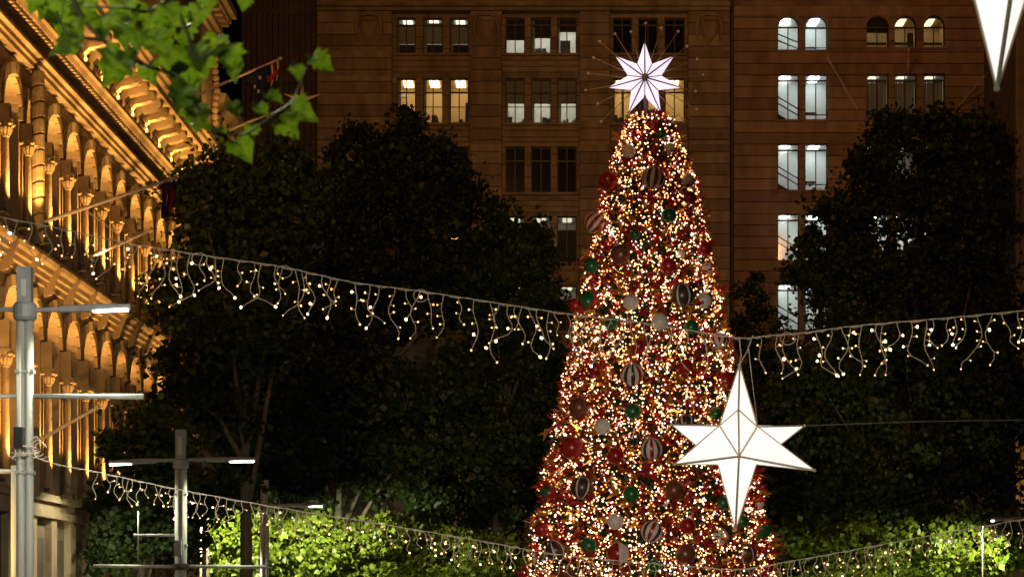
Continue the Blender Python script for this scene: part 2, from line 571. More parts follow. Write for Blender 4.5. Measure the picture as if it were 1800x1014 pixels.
# rooms: (light colour, strength) or dark, per storey and bay
YW = 150.28
roomsA = {
    (0, 0): ('room', (1, .86, .62), 2.2), (0, 1): ('room', (1, .94, .80), 7), (0, 2): None,
    (1, 0): ('room_warm', (1, .74, .36), 6.5), (1, 1): ('room', (1, .95, .74), 7.5), (1, 2): ('room_warm', (1, .74, .34), 7.5),
    (2, 0): None, (2, 1): None, (2, 2): None,
    (3, 0): None, (3, 1): ('room', (1, .84, .6), 1.0), (3, 2): None, (4, 0): None, (4, 1): ('room', (1, .86, .66), 1.3), (4, 2): None}
for (r, gi), spec in roomsA.items():
    t, bt = ry[r]
    zb, zt = ZA(bt), ZA(t)
    grp = gx[gi]
    for i, (a, b) in enumerate(grp):
        lit = spec is not None
        w = glazed_window(A, XA(a), XA(b), zb, zt, YW, transom=.3 if r else .18, mullions=1,
                          bars=(.62,) if (r, gi) in ((1, 1), (1, 0)) else (), glass='glass' if lit else 'dark_glass')
    xa, xb = XA(grp[0][0]) - .25, XA(grp[2][1]) + .25
    if not spec: continue
    ds = ((XA(grp[0][1]) + XA(grp[1][0])) / 2, (XA(grp[1][1]) + XA(grp[2][0])) / 2) if r == 0 else ()
    rm = room(A, xa, xb, zb - .5, zt + .25, 150.57, 3.6, spec[0], f"{r}{gi}", spec[2], spec[1])

    def blind(i, f0, f1, m='blind'):
        a, b = grp[i]
        block("blind", M[m], rm, XA(a) - .02, XA(b) + .02, 150.46, 150.475, zt - (zt - zb) * f1, zt - (zt - zb) * f0)

    def kit(px0, px1, py0, py1, dy=.8, m='furniture', nm="desk"):
        block(nm, M[m], rm, XA(px0), XA(px1), 150.6 + dy, 151.0 + dy, ZA(py1), ZA(py0))
    q_ = random.Random(r * 7 + gi)
    for (a, b) in (grp if r < 2 else ()):
        for nm_ in ("office_chair", "monitor", "shelf_unit", "plant_pot"):
            if q_.random() < .55:
                w_ = q_.uniform(3, 9); x_ = q_.uniform(a, b - w_); t_ = q_.uniform(5, 22)
                kit(x_, x_ + w_, bt - t_, bt + 3, q_.uniform(.3, 2.2), q_.choice(('furniture', 'room_dark', 'dark_stone')), nm_)
        block("side_curtain", M['blind'], rm, XA(a) - .02, XA(a) + q_.uniform(.08, .3), 150.44, 150.455, zb, zt)
    if (r, gi) == (0, 0):
        for i in range(3): blind(i, .16 if i != 1 else .1, .68, 'blind')
        for i, (a, b) in enumerate(grp): kit(a - 2, b + 2, 75, 97, .1, 'room_dark', 'partition')
    if (r, gi) == (0, 1):
        blind(0, 0, .58, 'room_dark'); blind(1, 0, .52, 'room_dark'); blind(2, 0, .35, 'room_dark')
        kit(985, 1003, 60, 96, 1.2, nm="cabinet"); kit(940, 950, 70, 78, 1.8, nm="monitor"); kit(952, 960, 70, 78, 1.8, nm="monitor")
    if (r, gi) == (1, 0):
        kit(757, 766, 196, 214, .6, nm="chair_back"); kit(798, 818, 208, 217, .6, nm="desk"); kit(817, 824, 175, 217, .4, nm="cabinet")
        kit(728, 746, 165, 217, 1.4, 'room', "pillar"); kit(700, 712, 150, 156, 2.0, 'room', "beam")
    if (r, gi) == (1, 1):
        for i in range(3): blind(i, 0, .53 - .01 * i, 'blind')
        for i in range(3): block("drop_panel", M['room_dark'], rm, XA(grp[i][0]) - .02, XA(grp[i][1]) + .02, 150.5, 150.52, zt - (zt - zb) * .53, zt)
        for q in range(3):
            x = XA(grp[q][0]) + .5
            MB().tube([(x, 152.5, zb - .1), (x + 1.2, 152.8, zb + 1.3)], .12, 5).build("sloping_beam", M['furniture'], rm)
    if (r, gi) == (1, 2):
        kit(1094, 1098, 140, 217, 1.0, 'room_dark', "post"); kit(1128, 1140, 160, 217, 1.5, nm="cabinet")
    if r >= 3:
        for i in range(3):
            block("drop_panel", M['room_dark'], rm, XA(grp[i][0]) - .02, XA(grp[i][1]) + .02, 150.46, 150.475, zb, zt - (zt - zb) * .3)

# --- building B: redder stone corner block with stair windows
YB = 150.6
Bd = thing("red_stone_building", (XA(1530, YB), YB, 0), "redder stone building with a column of bright stairwell windows right of the Christmas tree", "building")


def XB(px): return XA(px, YB)
def ZB(py): return ZA(py, YB)


pairs = [(1366, 1404), (1414, 1454)]
trip = [(1522, 1561), (1571, 1610), (1622, 1660)]
edge = [(1730, 1768)]
ryB = [(30, 91), (132, 213), (254, 336), (377, 459), (500, 581)]
opsB = []
for a, b in pairs + trip + edge:
    for r, (t, bt) in enumerate(ryB):
        if (a, b) in edge and r == 0: continue
        if (a, b) not in pairs and r == 0: bt = 86
        opsB.append((XB(a), XB(b), ZB(bt), ZB(t)))
zsB = [ZB(p) for p in np.arange(14, 641, 20.2)][::-1]
facade(Bd, XB(1289), XB(1790), zsB[0], zsB[-1], opsB, zsB, {XB(1289): 150.22}, M['stoneB'], 150.5, gap=.05)
MB().box(XB(1289), XB(1790), 150.3, 150.9, 0, zsB[0]).build("lower_wall", M['stoneB'], Bd)
MB().box(XB(1289), XB(1790), 150.3, 150.9, zsB[-1] + .1, ZB(-420)).build("attic_wall", M['stoneB'], Bd)
block("string_course", M['stoneB'], Bd, XB(1289), XB(1790), 150.05, 150.35, zsB[-1] - .001, zsB[-1] + .22)
dp = MB()
xdp = (XA(1281) + XB(1289)) / 2
dp.tube([(xdp, 150.1, 0), (xdp, 150.1, ZB(-100))], .12, 8)
for pz in range(40, 640, 100):
    dp.box(xdp - .17, xdp + .17, 150.0, 150.25, ZB(pz), ZB(pz) + .15)
dp.build("downpipe", M['dark_stone'], Bd)
MB().box(XA(1281), XB(1289), 150.4, 150.9, 0, ZB(-420)).build("recess_wall", M['dark_stone'], Bd)
YWB = 150.62
for (a, b) in pairs + trip + edge:
    for r, (t, bt) in enumerate(ryB):
        if (a, b) in edge and r == 0: continue
        arch = r == 0
        if arch and (a, b) not in pairs: bt = 86
        x0, x1, z0, z1 = XB(a), XB(b), ZB(bt), ZB(t)
        if arch:                                     # stone spandrels that round the head
            q = MB()
            rr, xc = (x1 - x0) / 2, (x0 + x1) / 2
            zc = z1 - rr
            for sg in (-1, 1):
                arcp = [(xc + sg * rr * math.sin(t_), zc + rr * math.cos(t_)) for t_ in np.linspace(0, PI / 2, 8)]
                poly = [(xc + sg * rr, z1)] + arcp
                k = len(poly)
                q.add([(x, 150.25, z) for x, z in poly] + [(x, 150.7, z) for x, z in poly],
                      [tuple(range(k)), tuple(range(k, 2 * k))] + [(i, (i + 1) % k, k + (i + 1) % k, k + i) for i in range(k)])
            q.build("arch_head", M['stoneB'], Bd)
        lit = (a, b) in pairs or ((a, b) in trip and r in (0, 1, 2, 3))
        glazed_window(Bd, x0, x1, z0, z1, YWB, transom=.13, mullions=1, glass='glass' if lit else 'dark_glass', arch=arch)
        block("window_sill", M['stoneB'], Bd, x0 - .15, x1 + .15, 150.05, 150.24, z0 - .15, z0 - .003)
for r, (t, bt) in enumerate(ryB):
    z0, z1 = ZB(bt), ZB(t)
    rm = room(Bd, XB(1366) - .3, XB(1454) + .3, z0 - .4, z1 + .2, 150.97, 3.0, 'room', f"stair{r}", 11.5, (.84, .97, 1))
    st = MB()                                        # stair flight and handrails behind the panes
    xa, xb = XB(1362), XB(1412)
    sl = [(xa, z0 + (z1 - z0) * .26), (xb, z0 - .35), (xa, z0 - .35)]
    if r in (1, 2):
        st.add([(x, 151.3, z) for x, z in sl] + [(x, 152.2, z) for x, z in sl], [(0, 1, 2), (3, 5, 4), (0, 1, 4, 3), (1, 2, 5, 4), (2, 0, 3, 5)])
        st.build("stair_flight", M['furniture'], rm)
    for d in (0, .42):
        MB().tube([(xa, 151.25, z0 + (z1 - z0) * .62 - d), (xb, 151.25, z0 + (z1 - z0) * .17 - d + .25)], .045, 5).build("handrail", M['furniture'], rm)
    up = MB()
    up.add([(xa, 152.6, z1 - .3), (xb, 152.6, z1 + .12), (xb, 152.6, z1 + .2), (xa, 152.6, z1 + .2), (xa, 153.2, z1 - .3), (xb, 153.2, z1 + .12), (xb, 153.2, z1 + .2), (xa, 153.2, z1 + .2)],
           [(0, 1, 2, 3), (4, 5, 6, 7), (0, 1, 5, 4)])
    up.build("stair_soffit", M['blind'], rm)
    block("landing_rail", M['furniture'], rm, XB(1412), XB(1456), 151.3, 151.36, z0 + (z1 - z0) * .17, z0 + (z1 - z0) * .19)
    block("landing_rail", M['furniture'], rm, XB(1418), XB(1440), 152.3, 152.36, z0 + (z1 - z0) * .26, z0 + (z1 - z0) * .31)
for r, spec in {0: ('room_warm', 1.9, (1, .8, .48)), 1: ('room', 1.5, (1, .86, .66)), 2: ('room', .8, (1, .95, .85)), 3: ('room', 11, (1, .98, .9))}.items():
    t, bt = ryB[r]
    if r == 0: bt = 86
    z0, z1 = ZB(bt), ZB(t)
    rm = room(Bd, XB(1522) - .25, XB(1660) + .25, z0 - .4, z1 + .2, 150.97, 3.2, spec[0], f"trip{r}", spec[1], spec[2])
    for i, (a, b) in enumerate(trip):
        if r == 0:
            if i == 0: block("blind", M['room_dark'], rm, XB(a), XB(b), 150.9, 150.92, z1 - 1.0, z1)
            block("shelf", M['furniture'], rm, XB(a) - .1, XB(b) + .1, 152.0, 152.4, z0 + .65, z0 + .75)
            if i == 1: block("cabinet", M['furniture'], rm, XB(1598), XB(1608), 151.2, 151.6, z0 - .2, z0 + 1.2)
        if r == 1:
            cu = MB()
            for k in range(9):
                x = XB(a) + (XB(b) - XB(a)) * (k + .1) / 9.6
                cu.box(x, x + (XB(b) - XB(a)) / 10.5, 150.9 + .03 * (k % 2), 150.93 + .03 * (k % 2), z0, z1 - .22)
            cu.build("curtain", M['blind'], rm)
for r in (2, 3, 4): pass
# flagpoles on building B
for p0, p1, lab in (((1455, 103), (1507, 192), "thin bare flagpole leaning off the red stone wall beside the stairwell windows"),
                    ((1597, 88), (1596, 128), "short bare flagpole between the middle arched and square windows of the red stone wall"),
                    ((1729, 136), (1684, 188), "thin bare flagpole slanting from the dark window at the red stone building's far corner")):
    a = PX(p0[0], p0[1], 147.5)
    b = PX(p1[0], p1[1], 150.0)
    t = thing("flagpole", b, lab, "flagpole", "bare flagpoles on the red stone building")
    MB().tube([b, a], [.07, .045], 6).build("pole", M['pole_white'], t)
    MB().lathe(a - Vector((0, 0, .1)), [(.02, 0), (.1, .08), (.1, .16), (.02, .24)], 8).build("finial", M['pole_white'], t)

# --- dark ribbed tower seen between the arcaded building and the stone block
T = thing("dark_ribbed_tower", (XA(505, 156), 156, 0), "dark tower with close vertical ribs in the gap left of the brown stone building", "building")
MB().box(XA(425, 156), XA(580, 156), 156, 170, 0, ZA(-300, 156)).build("wall", M['dark_stone'], T)
for px in np.arange(430, 572, 9.5):
    wd = rnd.uniform(.07, .13)
    x = XA(px, 156)
    block("rib", M['dark_stone'], T, x - wd, x + wd, 155.6, 155.997, 0, ZA(-250, 156))
for py in (20, 140, 265):
    block("floor_band", M['dark_stone'], T, XA(430, 156), XA(572, 156), 155.75, 155.995, ZA(py, 156) - .3, ZA(py, 156) + .3)

# --- right-hand building edge
R_ = thing("corner_building", (32, 142, 0), "narrow strip of an amber lit stone building cut off by the right photo edge", "building")
x0 = XA(1771, 140)
MB().box(x0 + .5, x0 + 12, 140.4, 152, 0, ZA(-200, 140)).build("wall", M['sand_dark'], R_)
for k in range(3):
    block("pilaster", M['sand_dark'], R_, x0 + .5 + k * 3.2, x0 + 1.5 + k * 3.2, 140.0, 140.397, 0, ZA(-150, 140))
    block("pilaster_strip", M['sand_dark'], R_, x0 + .8 + k * 3.2, x0 + 1.2 + k * 3.2, 139.88, 139.997, 0, ZA(-150, 140))

# ------------------------------------------------------------------ the arcaded sandstone building on the left
G = thing("arcaded_stone_building", (-18, 90, 0), "amber floodlit sandstone building with arcades and scroll bracket cornice on the left", "building")


def h(d): return EYE + d


XF = -18.2
BAY = 3.2
YK = [81.2 + BAY * k for k in range(-5, 10)]      # column axes
YEND = 111.8
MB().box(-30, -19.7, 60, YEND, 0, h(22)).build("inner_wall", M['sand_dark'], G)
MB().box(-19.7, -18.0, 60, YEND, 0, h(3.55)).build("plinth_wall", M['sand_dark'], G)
for y in [81.2 + 3.2 * k for k in range(-5, 10)]:
    if 62 < y < 111:
        block("plinth_pilaster", M['sand'], G, -17.997, -17.75, y - .45, y + .45, 0, h(3.0))
        block("plinth_dark_opening", M['dark_stone'], G, -17.997, -17.96, y + .75, y + 2.45, 0, h(2.3))  # dark slab standing in for the shade of an opening
block("plinth_moulding", M['sand'], G, -17.997, -17.62, 60, YEND, h(3.0) + .003, h(3.25))
block("plinth_moulding", M['sand'], G, -17.997, -17.7, 60, YEND, h(3.25) + .003, h(3.549))
block("plinth_ledge", M['sand'], G, -19.7, -17.5, 60, YEND, h(3.553), h(3.8))


def arch_bay_mesh(z0, spring, z1, r, depth=1.45):
    """wall panel over one bay with an arched opening and its deep reveal; local y from 0 to BAY, z absolute"""
    m = MB()
    c = BAY / 2
    arc = [(c - r * math.cos(t), spring + r * math.sin(t)) for t in np.linspace(0, PI, 15)]
    path = [(c - r, z0)] + arc + [(c + r, z0)]
    xb = -depth
    n = len(arc)
    m.add([(0, 0, z0), (0, c - r, z0), (0, c - r, spring), (0, 0, spring)], [(0, 1, 2, 3)])
    m.add([(0, c + r, z0), (0, BAY, z0), (0, BAY, spring), (0, c + r, spring)], [(0, 1, 2, 3)])
    top = [(y, z1) for y in np.linspace(0, BAY, n)]
    m.add([(0, 0, spring)] + [(0, y, z) for y, z in arc] + [(0, BAY, spring)], [])
    o = len(m.v)
    m.add([(0, y, z) for y, z in arc] + [(0, y, z) for y, z in top], [(i, i + 1, n + i + 1, n + i) for i in range(n - 1)])
    m.add([(0, 0, spring), (0, c - r, spring), (0, 0, z1)], [(0, 1, 2)])
    m.add([(0, BAY, spring), (0, c + r, spring), (0, BAY, z1)], [(0, 1, 2)])
    k = len(path)
    m.add([(0, y, z) for y, z in path] + [(xb, y, z) for y, z in path], [(i, i + 1, k + i + 1, k + i) for i in range(k - 1)])
    m.add([(xb, 0, z0), (xb, c - r, z0), (xb, c - r, z1), (xb, 0, z1)], [(0, 1, 2, 3)])
    return m.mesh("arch_bay", M['sand'])


def voussoir_mesh(t0, t1, r0, r1, proud):
    m = MB()
    ps = [(r0, t0), (r1, t0), (r1, t1), (r0, t1)]
    m.add([(0, -r * math.cos(t), r * math.sin(t)) for r, t in ps] + [(proud, -r * math.cos(t), r * math.sin(t)) for r, t in ps],
          [(4, 5, 6, 7), (0, 1, 5, 4), (1, 2, 6, 5), (2, 3, 7, 6), (3, 0, 4, 7)])
    return m.mesh("voussoir", M['sand'])


R0 = 1.27
NV = 9
vmesh = [voussoir_mesh(PI * i / NV + .012, PI * (i + 1) / NV - .012, R0 + .02, R0 + .4, .13 if i != 4 else .26) for i in range(NV)]
lowbay = arch_bay_mesh(h(3.8), h(9.35), h(11.0), R0)
upbay = arch_bay_mesh(h(12.3), h(16.45), h(18.45), R0)


def col_mesh(z0, z1, r):
    m = MB()
    H = z1 - z0
    m.lathe((0, 0, z0), [(r * 1.5, 0), (r * 1.5, .14), (r * 1.25, .2), (r * 1.3, .28), (r, .36), (r, .5), (r * .98, H * .5), (r * .85, H)], 14)
    m.box(-r * 1.6, r * 1.6, -r * 1.6, r * 1.6, z0 - .25, z0)
    return m.mesh("column", M['sand'], smooth=False)


def cap_mesh(z0, r):
    m = MB()
    m.lathe((0, 0, z0), [(r * .9, 0), (r * 1.05, .03), (r * 1.05, .08), (r * .92, .1), (r * 1.0, .22), (r * 1.35, .42), (r * 1.55, .5)], 14)
    m.box(-r * 1.7, r * 1.7, -r * 1.7, r * 1.7, z0 + .5, z0 + .62)
    for k in range(8):                               # acanthus leaves that curl out
        a = 2 * PI * k / 8
        ca, sa = math.cos(a), math.sin(a)
        pts = [(r * .95, z0 + .08), (r * 1.25, z0 + .25), (r * 1.6, z0 + .34), (r * 1.75, z0 + .28)]
        m.tube([(p * ca, p * sa, z) for p, z in pts], [.05, .08, .07, .03], 4)
    for sx in (-1, 1):
        for sy in (-1, 1):
            m.lathe((sx * r * 1.55, sy * r * 1.55, z0 + .36), [(.03, 0), (.09, .05), (.09, .1), (.03, .15)], 6)
    return m.mesh("capital", M['sand'])


lc, lcap = col_mesh(h(4.05), h(7.75), .125), cap_mesh(h(7.75), .125)
uc, ucap = col_mesh(h(12.6), h(15.3), .125), cap_mesh(h(15.3), .125)
rope = MB()
for k in range(11):                                  # banded twisted column at the pavilion corner
    z = h(12.3) + k * .55
    rope.add([(.25 * math.cos(t), .25 * math.sin(t), z + .49 + .10 * math.sin(t + 2)) for t in np.linspace(0, 2 * PI, 13)[:-1]] +
             [(.25 * math.cos(t), .25 * math.sin(t), z + .03 + .10 * math.sin(t + 2)) for t in np.linspace(0, 2 * PI, 13)[:-1]],
             [(i, (i + 1) % 12, 12 + (i + 1) % 12, 12 + i) for i in range(12)] + [tuple(range(12)), tuple(range(12, 24))])
rope.lathe((0, 0, h(12.3)), [(.19, 0), (.19, 6.1)], 10)
ropemesh = rope.mesh("column", M['sand'])
for k, y in enumerate(YK):
    if y > 64 and y < 111.5:
        a = inst("column", lc, G, (-17.95, y, 0))
        inst("capital", lcap, a, (-17.95, y, 0))
        block("impost", M['sand'], a, -18.3, -17.8, y - .16, y + .16, h(8.372), h(9.3))
        if k == 4:
            inst("column", ropemesh, G, (-17.8, y + .75, 0))
        a = inst("column", uc, G, (-17.95, y, 0))
        inst("capital", ucap, a, (-17.95, y, 0))
        block("impost", M['sand'], a, -18.3, -17.8, y - .16, y + .16, h(15.922), h(16.4))
    if y + BAY > 64 and y + BAY < 112.5:
        for me, sp in ((lowbay, 9.35), (upbay, 16.45)):
            b = inst("arch_bay", me, G, (XF, y, 0))
            for q, vm in enumerate(vmesh):
                inst("voussoir", vm, b, (XF, y + BAY / 2, h(sp)))
        for zb, zt in ((3.9, 9.9), (12.4, 17.2)):
            w = MB()
            ya, yb = y + BAY / 2 - .95, y + BAY / 2 + .95
            for yy in (ya, (ya + yb) / 2 - .04, yb - .08):
                w.box(-19.68, -19.58, yy, yy + .08, h(zb), h(zt))
            for f in (0, .35, .7, 1):
                w.box(-19.69, -19.59, ya, yb, h(zb + (zt - zb) * f) - .05, h(zb + (zt - zb) * f) + .05)
            wo = w.build("window", M['frame'], G)
            MB().box(-19.66, -19.64, ya, yb, h(zb), h(zt)).build("pane", M['dark_glass'], wo)
# lower cornice between the storeys, in lengths with a console at each bay
lowprof = [(-19.7, h(11.0)), (-18.12, h(11.0)), (-18.1, h(11.22)), (-18.0, h(11.24)), (-17.98, h(11.42)), (-17.88, h(11.45)), (-17.86, h(11.62)), (-17.76, h(11.66)),
           (-17.73, h(11.83)), (-17.6, h(11.9)), (-17.52, h(12.02)), (-17.52, h(12.13)), (-17.75, h(12.18)), (-17.75, h(12.29)), (-19.7, h(12.297))]
cl = MB().prism_y(lowprof, 0, BAY - .03).mesh("cornice_length", M['sand'])
console = MB().prism_y([(-18.1, h(10.9)), (-17.85, h(11.0)), (-17.68, h(11.5)), (-17.5, h(11.95)), (-18.1, h(11.99))], -.13, .13).mesh("console", M['sand'])
for y in YK:
    inst("cornice_length", cl, G, (0, y, 0))
    inst("console", console, G, (0, y, 0))
# balustrade blocks under the columns of the upper storey
# entablature
ent = [("architrave", [(-19.7, h(18.453)), (-17.85, h(18.453)), (-17.85, h(18.62)), (-17.75, h(18.64)), (-17.75, h(18.8)), (-17.6, h(18.85)), (-17.6, h(18.95)), (-19.7, h(18.95))]),
       ("frieze", [(-19.7, h(18.953)), (-18.0, h(18.953)), (-18.0, h(19.5)), (-19.7, h(19.5))]),
       ("upper_moulding", [(-19.7, h(19.503)), (-17.8, h(19.503)), (-17.7, h(19.65)), (-17.5, h(19.7)), (-17.42, h(19.85)), (-17.3, h(19.9)), (-17.3, h(20.03)), (-19.7, h(20.05))]),
       ("bracket_frieze", [(-19.7, h(20.053)), (-18.05, h(20.053)), (-18.05, h(21.3)), (-19.7, h(21.3))]),
       ("corona", [(-19.7, h(21.303)), (-16.35, h(21.303)), (-16.32, h(21.55)), (-16.15, h(21.6)), (-16.1, h(21.75)), (-15.95, h(21.8)), (-15.9, h(22.05)), (-19.7, h(22.1))])]
for nm, prof in ent:
    seg = MB().prism_y(prof, 0, BAY - .015).mesh(nm, M['sand'])
    for y in YK:
        inst(nm, seg, G, (0, y, 0))
# scroll brackets: S-shaped consoles that carry the corona
br = MB()
spine = [(-18.0, 20.12), (-17.75, 20.1), (-17.55, 20.25), (-17.5, 20.5), (-17.3, 20.72), (-16.95, 20.78), (-16.65, 20.9), (-16.5, 21.12), (-16.55, 21.28)]
thick = [.2, .26, .3, .3, .32, .34, .32, .26, .16]
for i in range(len(spine) - 1):
    (xa, za), (xb, zb) = spine[i], spine[i + 1]
    br.add([(xa, -.24, h(za)), (xb, -.24, h(zb)), (xb, .24, h(zb)), (xa, .24, h(za)),
            (xa - .05, -.24, h(za) + thick[i] + .2), (xb - .05, -.24, h(zb) + thick[i + 1] + .2), (xb - .05, .24, h(zb) + thick[i + 1] + .2), (xa - .05, .24, h(za) + thick[i] + .2)],
           [(0, 1, 2, 3), (4, 7, 6, 5), (0, 4, 5, 1), (3, 2, 6, 7), (0, 3, 7, 4), (1, 5, 6, 2)])
for cx_, cz_, rr in ((-17.62, 20.38, .2), (-16.72, 21.05, .2)):
    for yy in (-.27, .19):
        ring = [(cx_ + rr * math.cos(t), cz_ + rr * math.sin(t)) for t in np.linspace(0, 2 * PI, 13)[:-1]]
        br.prism_y([(x, h(z)) for x, z in ring], yy, yy + .08)
brm = br.mesh("scroll_bracket", M['sand'])
roset = MB()
for k in range(6):
    a = 2 * PI * k / 6
    roset.lathe((-16.95 + .16 * math.cos(a), .16 * math.sin(a), h(21.22)), [(.02, -.08), (.09, -.03), (.1, .06)], 6)
roset.lathe((-16.95, 0, h(21.2)), [(.03, -.1), (.09, -.03), (.1, .08)], 6)
rosm = roset.mesh("rosette", M['sand'])
for k in range(31):
    y = 65.2 + k * 1.6 - .8
    if y < YEND - .3:
        inst("scroll_bracket", brm, G, (0, y, 0))
        inst("rosette", rosm, G, (0, y + .8, 0))
dent = unit_box(M['sand'])
for k in range(100):                                  # dentil row
    y = 65 + k * .47
    if y > YEND: break
    inst("dentil", dent, G, (-17.62, y, h(19.58)), (.2, .26, .14))
# roof parapet and far pavilion with the twisted corner moulding
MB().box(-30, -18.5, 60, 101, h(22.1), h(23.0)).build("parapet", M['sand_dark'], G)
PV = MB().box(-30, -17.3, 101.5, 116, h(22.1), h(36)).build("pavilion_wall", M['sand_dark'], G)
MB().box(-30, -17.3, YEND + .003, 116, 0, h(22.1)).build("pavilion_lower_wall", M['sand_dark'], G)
tw = MB()
for k in range(30):
    z = h(19.0) + k * .33
    t = k * .9
    tw.lathe((-17.12 + .05 * math.cos(t), 116.0 + .05 * math.sin(t), z), [(.10, 0), (.17, .08), (.19, .16), (.17, .25), (.10, .33)], 8)
tw.build("twisted_moulding", M['sand'], PV)
pc = MB()
for k, (o, z0, z1) in enumerate(((.2, 28.8, 29.1), (.45, 29.1, 29.4), (.35, 29.4, 29.7), (.85, 29.7, 30.0), (1.1, 30.0, 30.4))):
    pc.box(-30, -17.3 + o, 101.5 - o, 116 + o, h(z0) + .002, h(z1))
pc.build("pavilion_cornice", M['sand'], PV)
for k in range(14):
    block("modillion", M['sand'], PV, -17.25, -16.5, 101.8 + k * 1.08, 102.3 + k * 1.08, h(29.42), h(29.68))
pm = MB()
for o, z0, z1 in ((.2, 21.6, 21.9), (.5, 21.9, 22.2), (.8, 22.2, 22.6)):
    pm.box(-30, -17.3 + o, 111.9, 116 + o, h(z0) + .002, h(z1))
pm.build("pavilion_string_course", M['sand'], PV)
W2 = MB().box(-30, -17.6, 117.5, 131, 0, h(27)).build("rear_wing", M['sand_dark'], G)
MB().prism_y([(-17.6, h(25.3)), (-17.4, h(25.4)), (-17.1, h(25.8)), (-16.9, h(25.9)), (-16.8, h(26.3)), (-17.6, h(26.4))], 117.5, 130.8).build("rear_cornice", M['sand'], W2)
for k in range(8):
    block("modillion", M['sand'], W2, -17.55, -17.15, 118 + k * 1.6, 118.5 + k * 1.6, h(24.9), h(25.29))
# floodlights on the ledges: a small fixture and its lamp in every bay
armm = MB().tube([(0, 0, .02), (-.5, 0, -.05)], .03, 6).mesh("bracket_arm", M['black'])
fix = MB().box(-.09, .09, -.13, .13, 0, .12).mesh("floodlight", M['black'])
for k, y in enumerate(YK):
    for zl, xl, yc, tgt, pw, an in ((3.82, -17.28, y - .12, (-17.93, y + .2, h(8.6)), 2700, 52), (12.3, -17.26, y - .12, (-17.93, y + .2, h(16.8)), 2500, 52), (20.06, -17.35, y + .55, (-17.4, y + 1.35, h(21.6)), 120, 150)):
        if yc < 66 or yc > YEND: continue
        fo = inst("floodlight", fix, G, (xl, yc, h(zl)))
        if zl == 12.3: inst("bracket_arm", armm, fo, (xl, yc, h(zl)))
        spot("floodlight_and_fill_lamp", (xl, yc, h(zl) + .2), tgt, pw, AMBER, an, .5, .06, G)
spot("floodlight_and_fill_lamp", (-15.8, 112.5, h(22.3)), (-17.2, 116, h(29)), 900, AMBER, 80, .6, .15, G)
spot("floodlight_and_fill_lamp", (-15.4, 118, h(21.5)), (-17.0, 125, h(26)), 500, AMBER, 90, .6, .15, G)
spot("floodlight_and_fill_lamp", (-14.6, 66, 5), (-18.2, 84, h(12.5)), 5200, AMBER, 40, .7, .2, G)  # unseen amber fill added to soften the dark gaps of the arcade
# unseen spots added overhead to wash the far fronts evenly
spot("front_wash_spot", (-10, 45, 42), (-2, 150, 26), 39000, (1, .43, .11), 50, .6, .4)
spot("front_wash_spot", (24, 45, 42), (20, 150, 26), 19500, (1, .42, .125), 44, .6, .4)
spot("floodlight_and_fill_lamp", (30.5, 136, 2), (29.2, 140, 22), 5000, AMBER, 60, .6, .2, R_)

# ------------------------------------------------------------------ flagpoles on the arcaded building


def flagpole(p0, p1, Y, label, dz=0, tip_star=False):
    a, b = PX(p0[0], p0[1], Y), PX(p1[0], p1[1], Y)
    t = thing("flagpole", a, label, "flagpole", "flagpoles projecting from the arcaded building")
    MB().tube([a, b], [.075, .05], 8).build("pole", M['pole_white'], t)
    f = MB().lathe(b - Vector((0, 0, .09)), [(.02, 0), (.09, .05), (.1, .1), (.07, .16), (.02, .2)], 8)
    if tip_star:
        for ang in range(5):
            an = ang * 2 * PI / 5 + .3
            f.tube([b, b + Vector((.95 * math.cos(an), 0, .95 * math.sin(an)))], [.14, .015], 4)
    f.build("finial", M['pole_white'], t)
    MB().box(a.x - .25, a.x + .05, a.y - .12, a.y + .12, a.z - .2, a.z + .2).build("bracket", M['steel_dark'], t)
    return t


fa = flagpole((350, 166), (493, 103), 110.5, "flagpole above the scroll cornice with a red white and blue flag near its tip")
flagpole((385, 236), (531, 176), 112.3, "flagpole with a star shaped finial just below the flag behind the hanging leaves", tip_star=True)
fc = flagpole((65, 394), (308, 313), 79.4, "longest flagpole crossing the upper arcade with a dark drooping flag at its tip")
flagpole((150, 456), (266, 404), 88.0, "short flagpole over the middle cornice just under the long one")
flagpole((66, 775), (171, 716), 79.4, "lowest flagpole, among the lower columns beside the tall street lamp")
c1, c2 = PX(147, 367, 79.4), PX(208, 412, 80.3)
for o in [x for x in COL.objects if x.name == fc.name]:
    MB().tube([c1, c2], .018, 5).build("stay_wire", M['pole_white'], o)


def flag(points, Y, label, layers):
    """drooping cloth hung from its pole edge; layers = list of (u0,u1,v0,v1,material) decorations on the folds"""
    (ax, ay), (bx, by), drop = points
    a, b = PX(ax, ay, Y), PX(bx, by, Y)
    nu, nv = 15, 13
    D = drop * Y / F

    def S(u, v, off=0):
        p = a.lerp(b, u * (1 - .25 * v) + .16 * v)
        fold = .17 * math.sin(u * 19 + v * 2) * (.35 + v) + .08 * math.sin(u * 9 + 1)
        return (p.x + .05 * math.sin(v * 5), p.y + fold + off, p.z - D * v * (1 - .35 * (u - .4) ** 2 * 2))
    m = MB()
    vs = [S(i / (nu - 1), j / (nv - 1)) for j in range(nv) for i in range(nu)]
    m.v = [tuple(p) for p in vs]
    for j in range(nv - 1):
        for i in range(nu - 1):
            m.f.append((j * nu + i, j * nu + i + 1, (j + 1) * nu + i + 1, (j + 1) * nu + i))
            u, v = (i + .5) / (nu - 1), (j + .5) / (nv - 1)
            k = 0
            for (u0, u1, v0, v1, q) in layers:
                if u0 <= u <= u1 and v0 <= v <= v1: k = q
            m.m.append(k)
    o = m.build("flag", [M['flag_blue'], M['flag_red'], M['flag_white']], None, smooth=True)
    mod = o.modifiers.new("cloth_thickness", 'SOLIDIFY')
    mod.thickness = .015
    return tag(o, label, "flag")


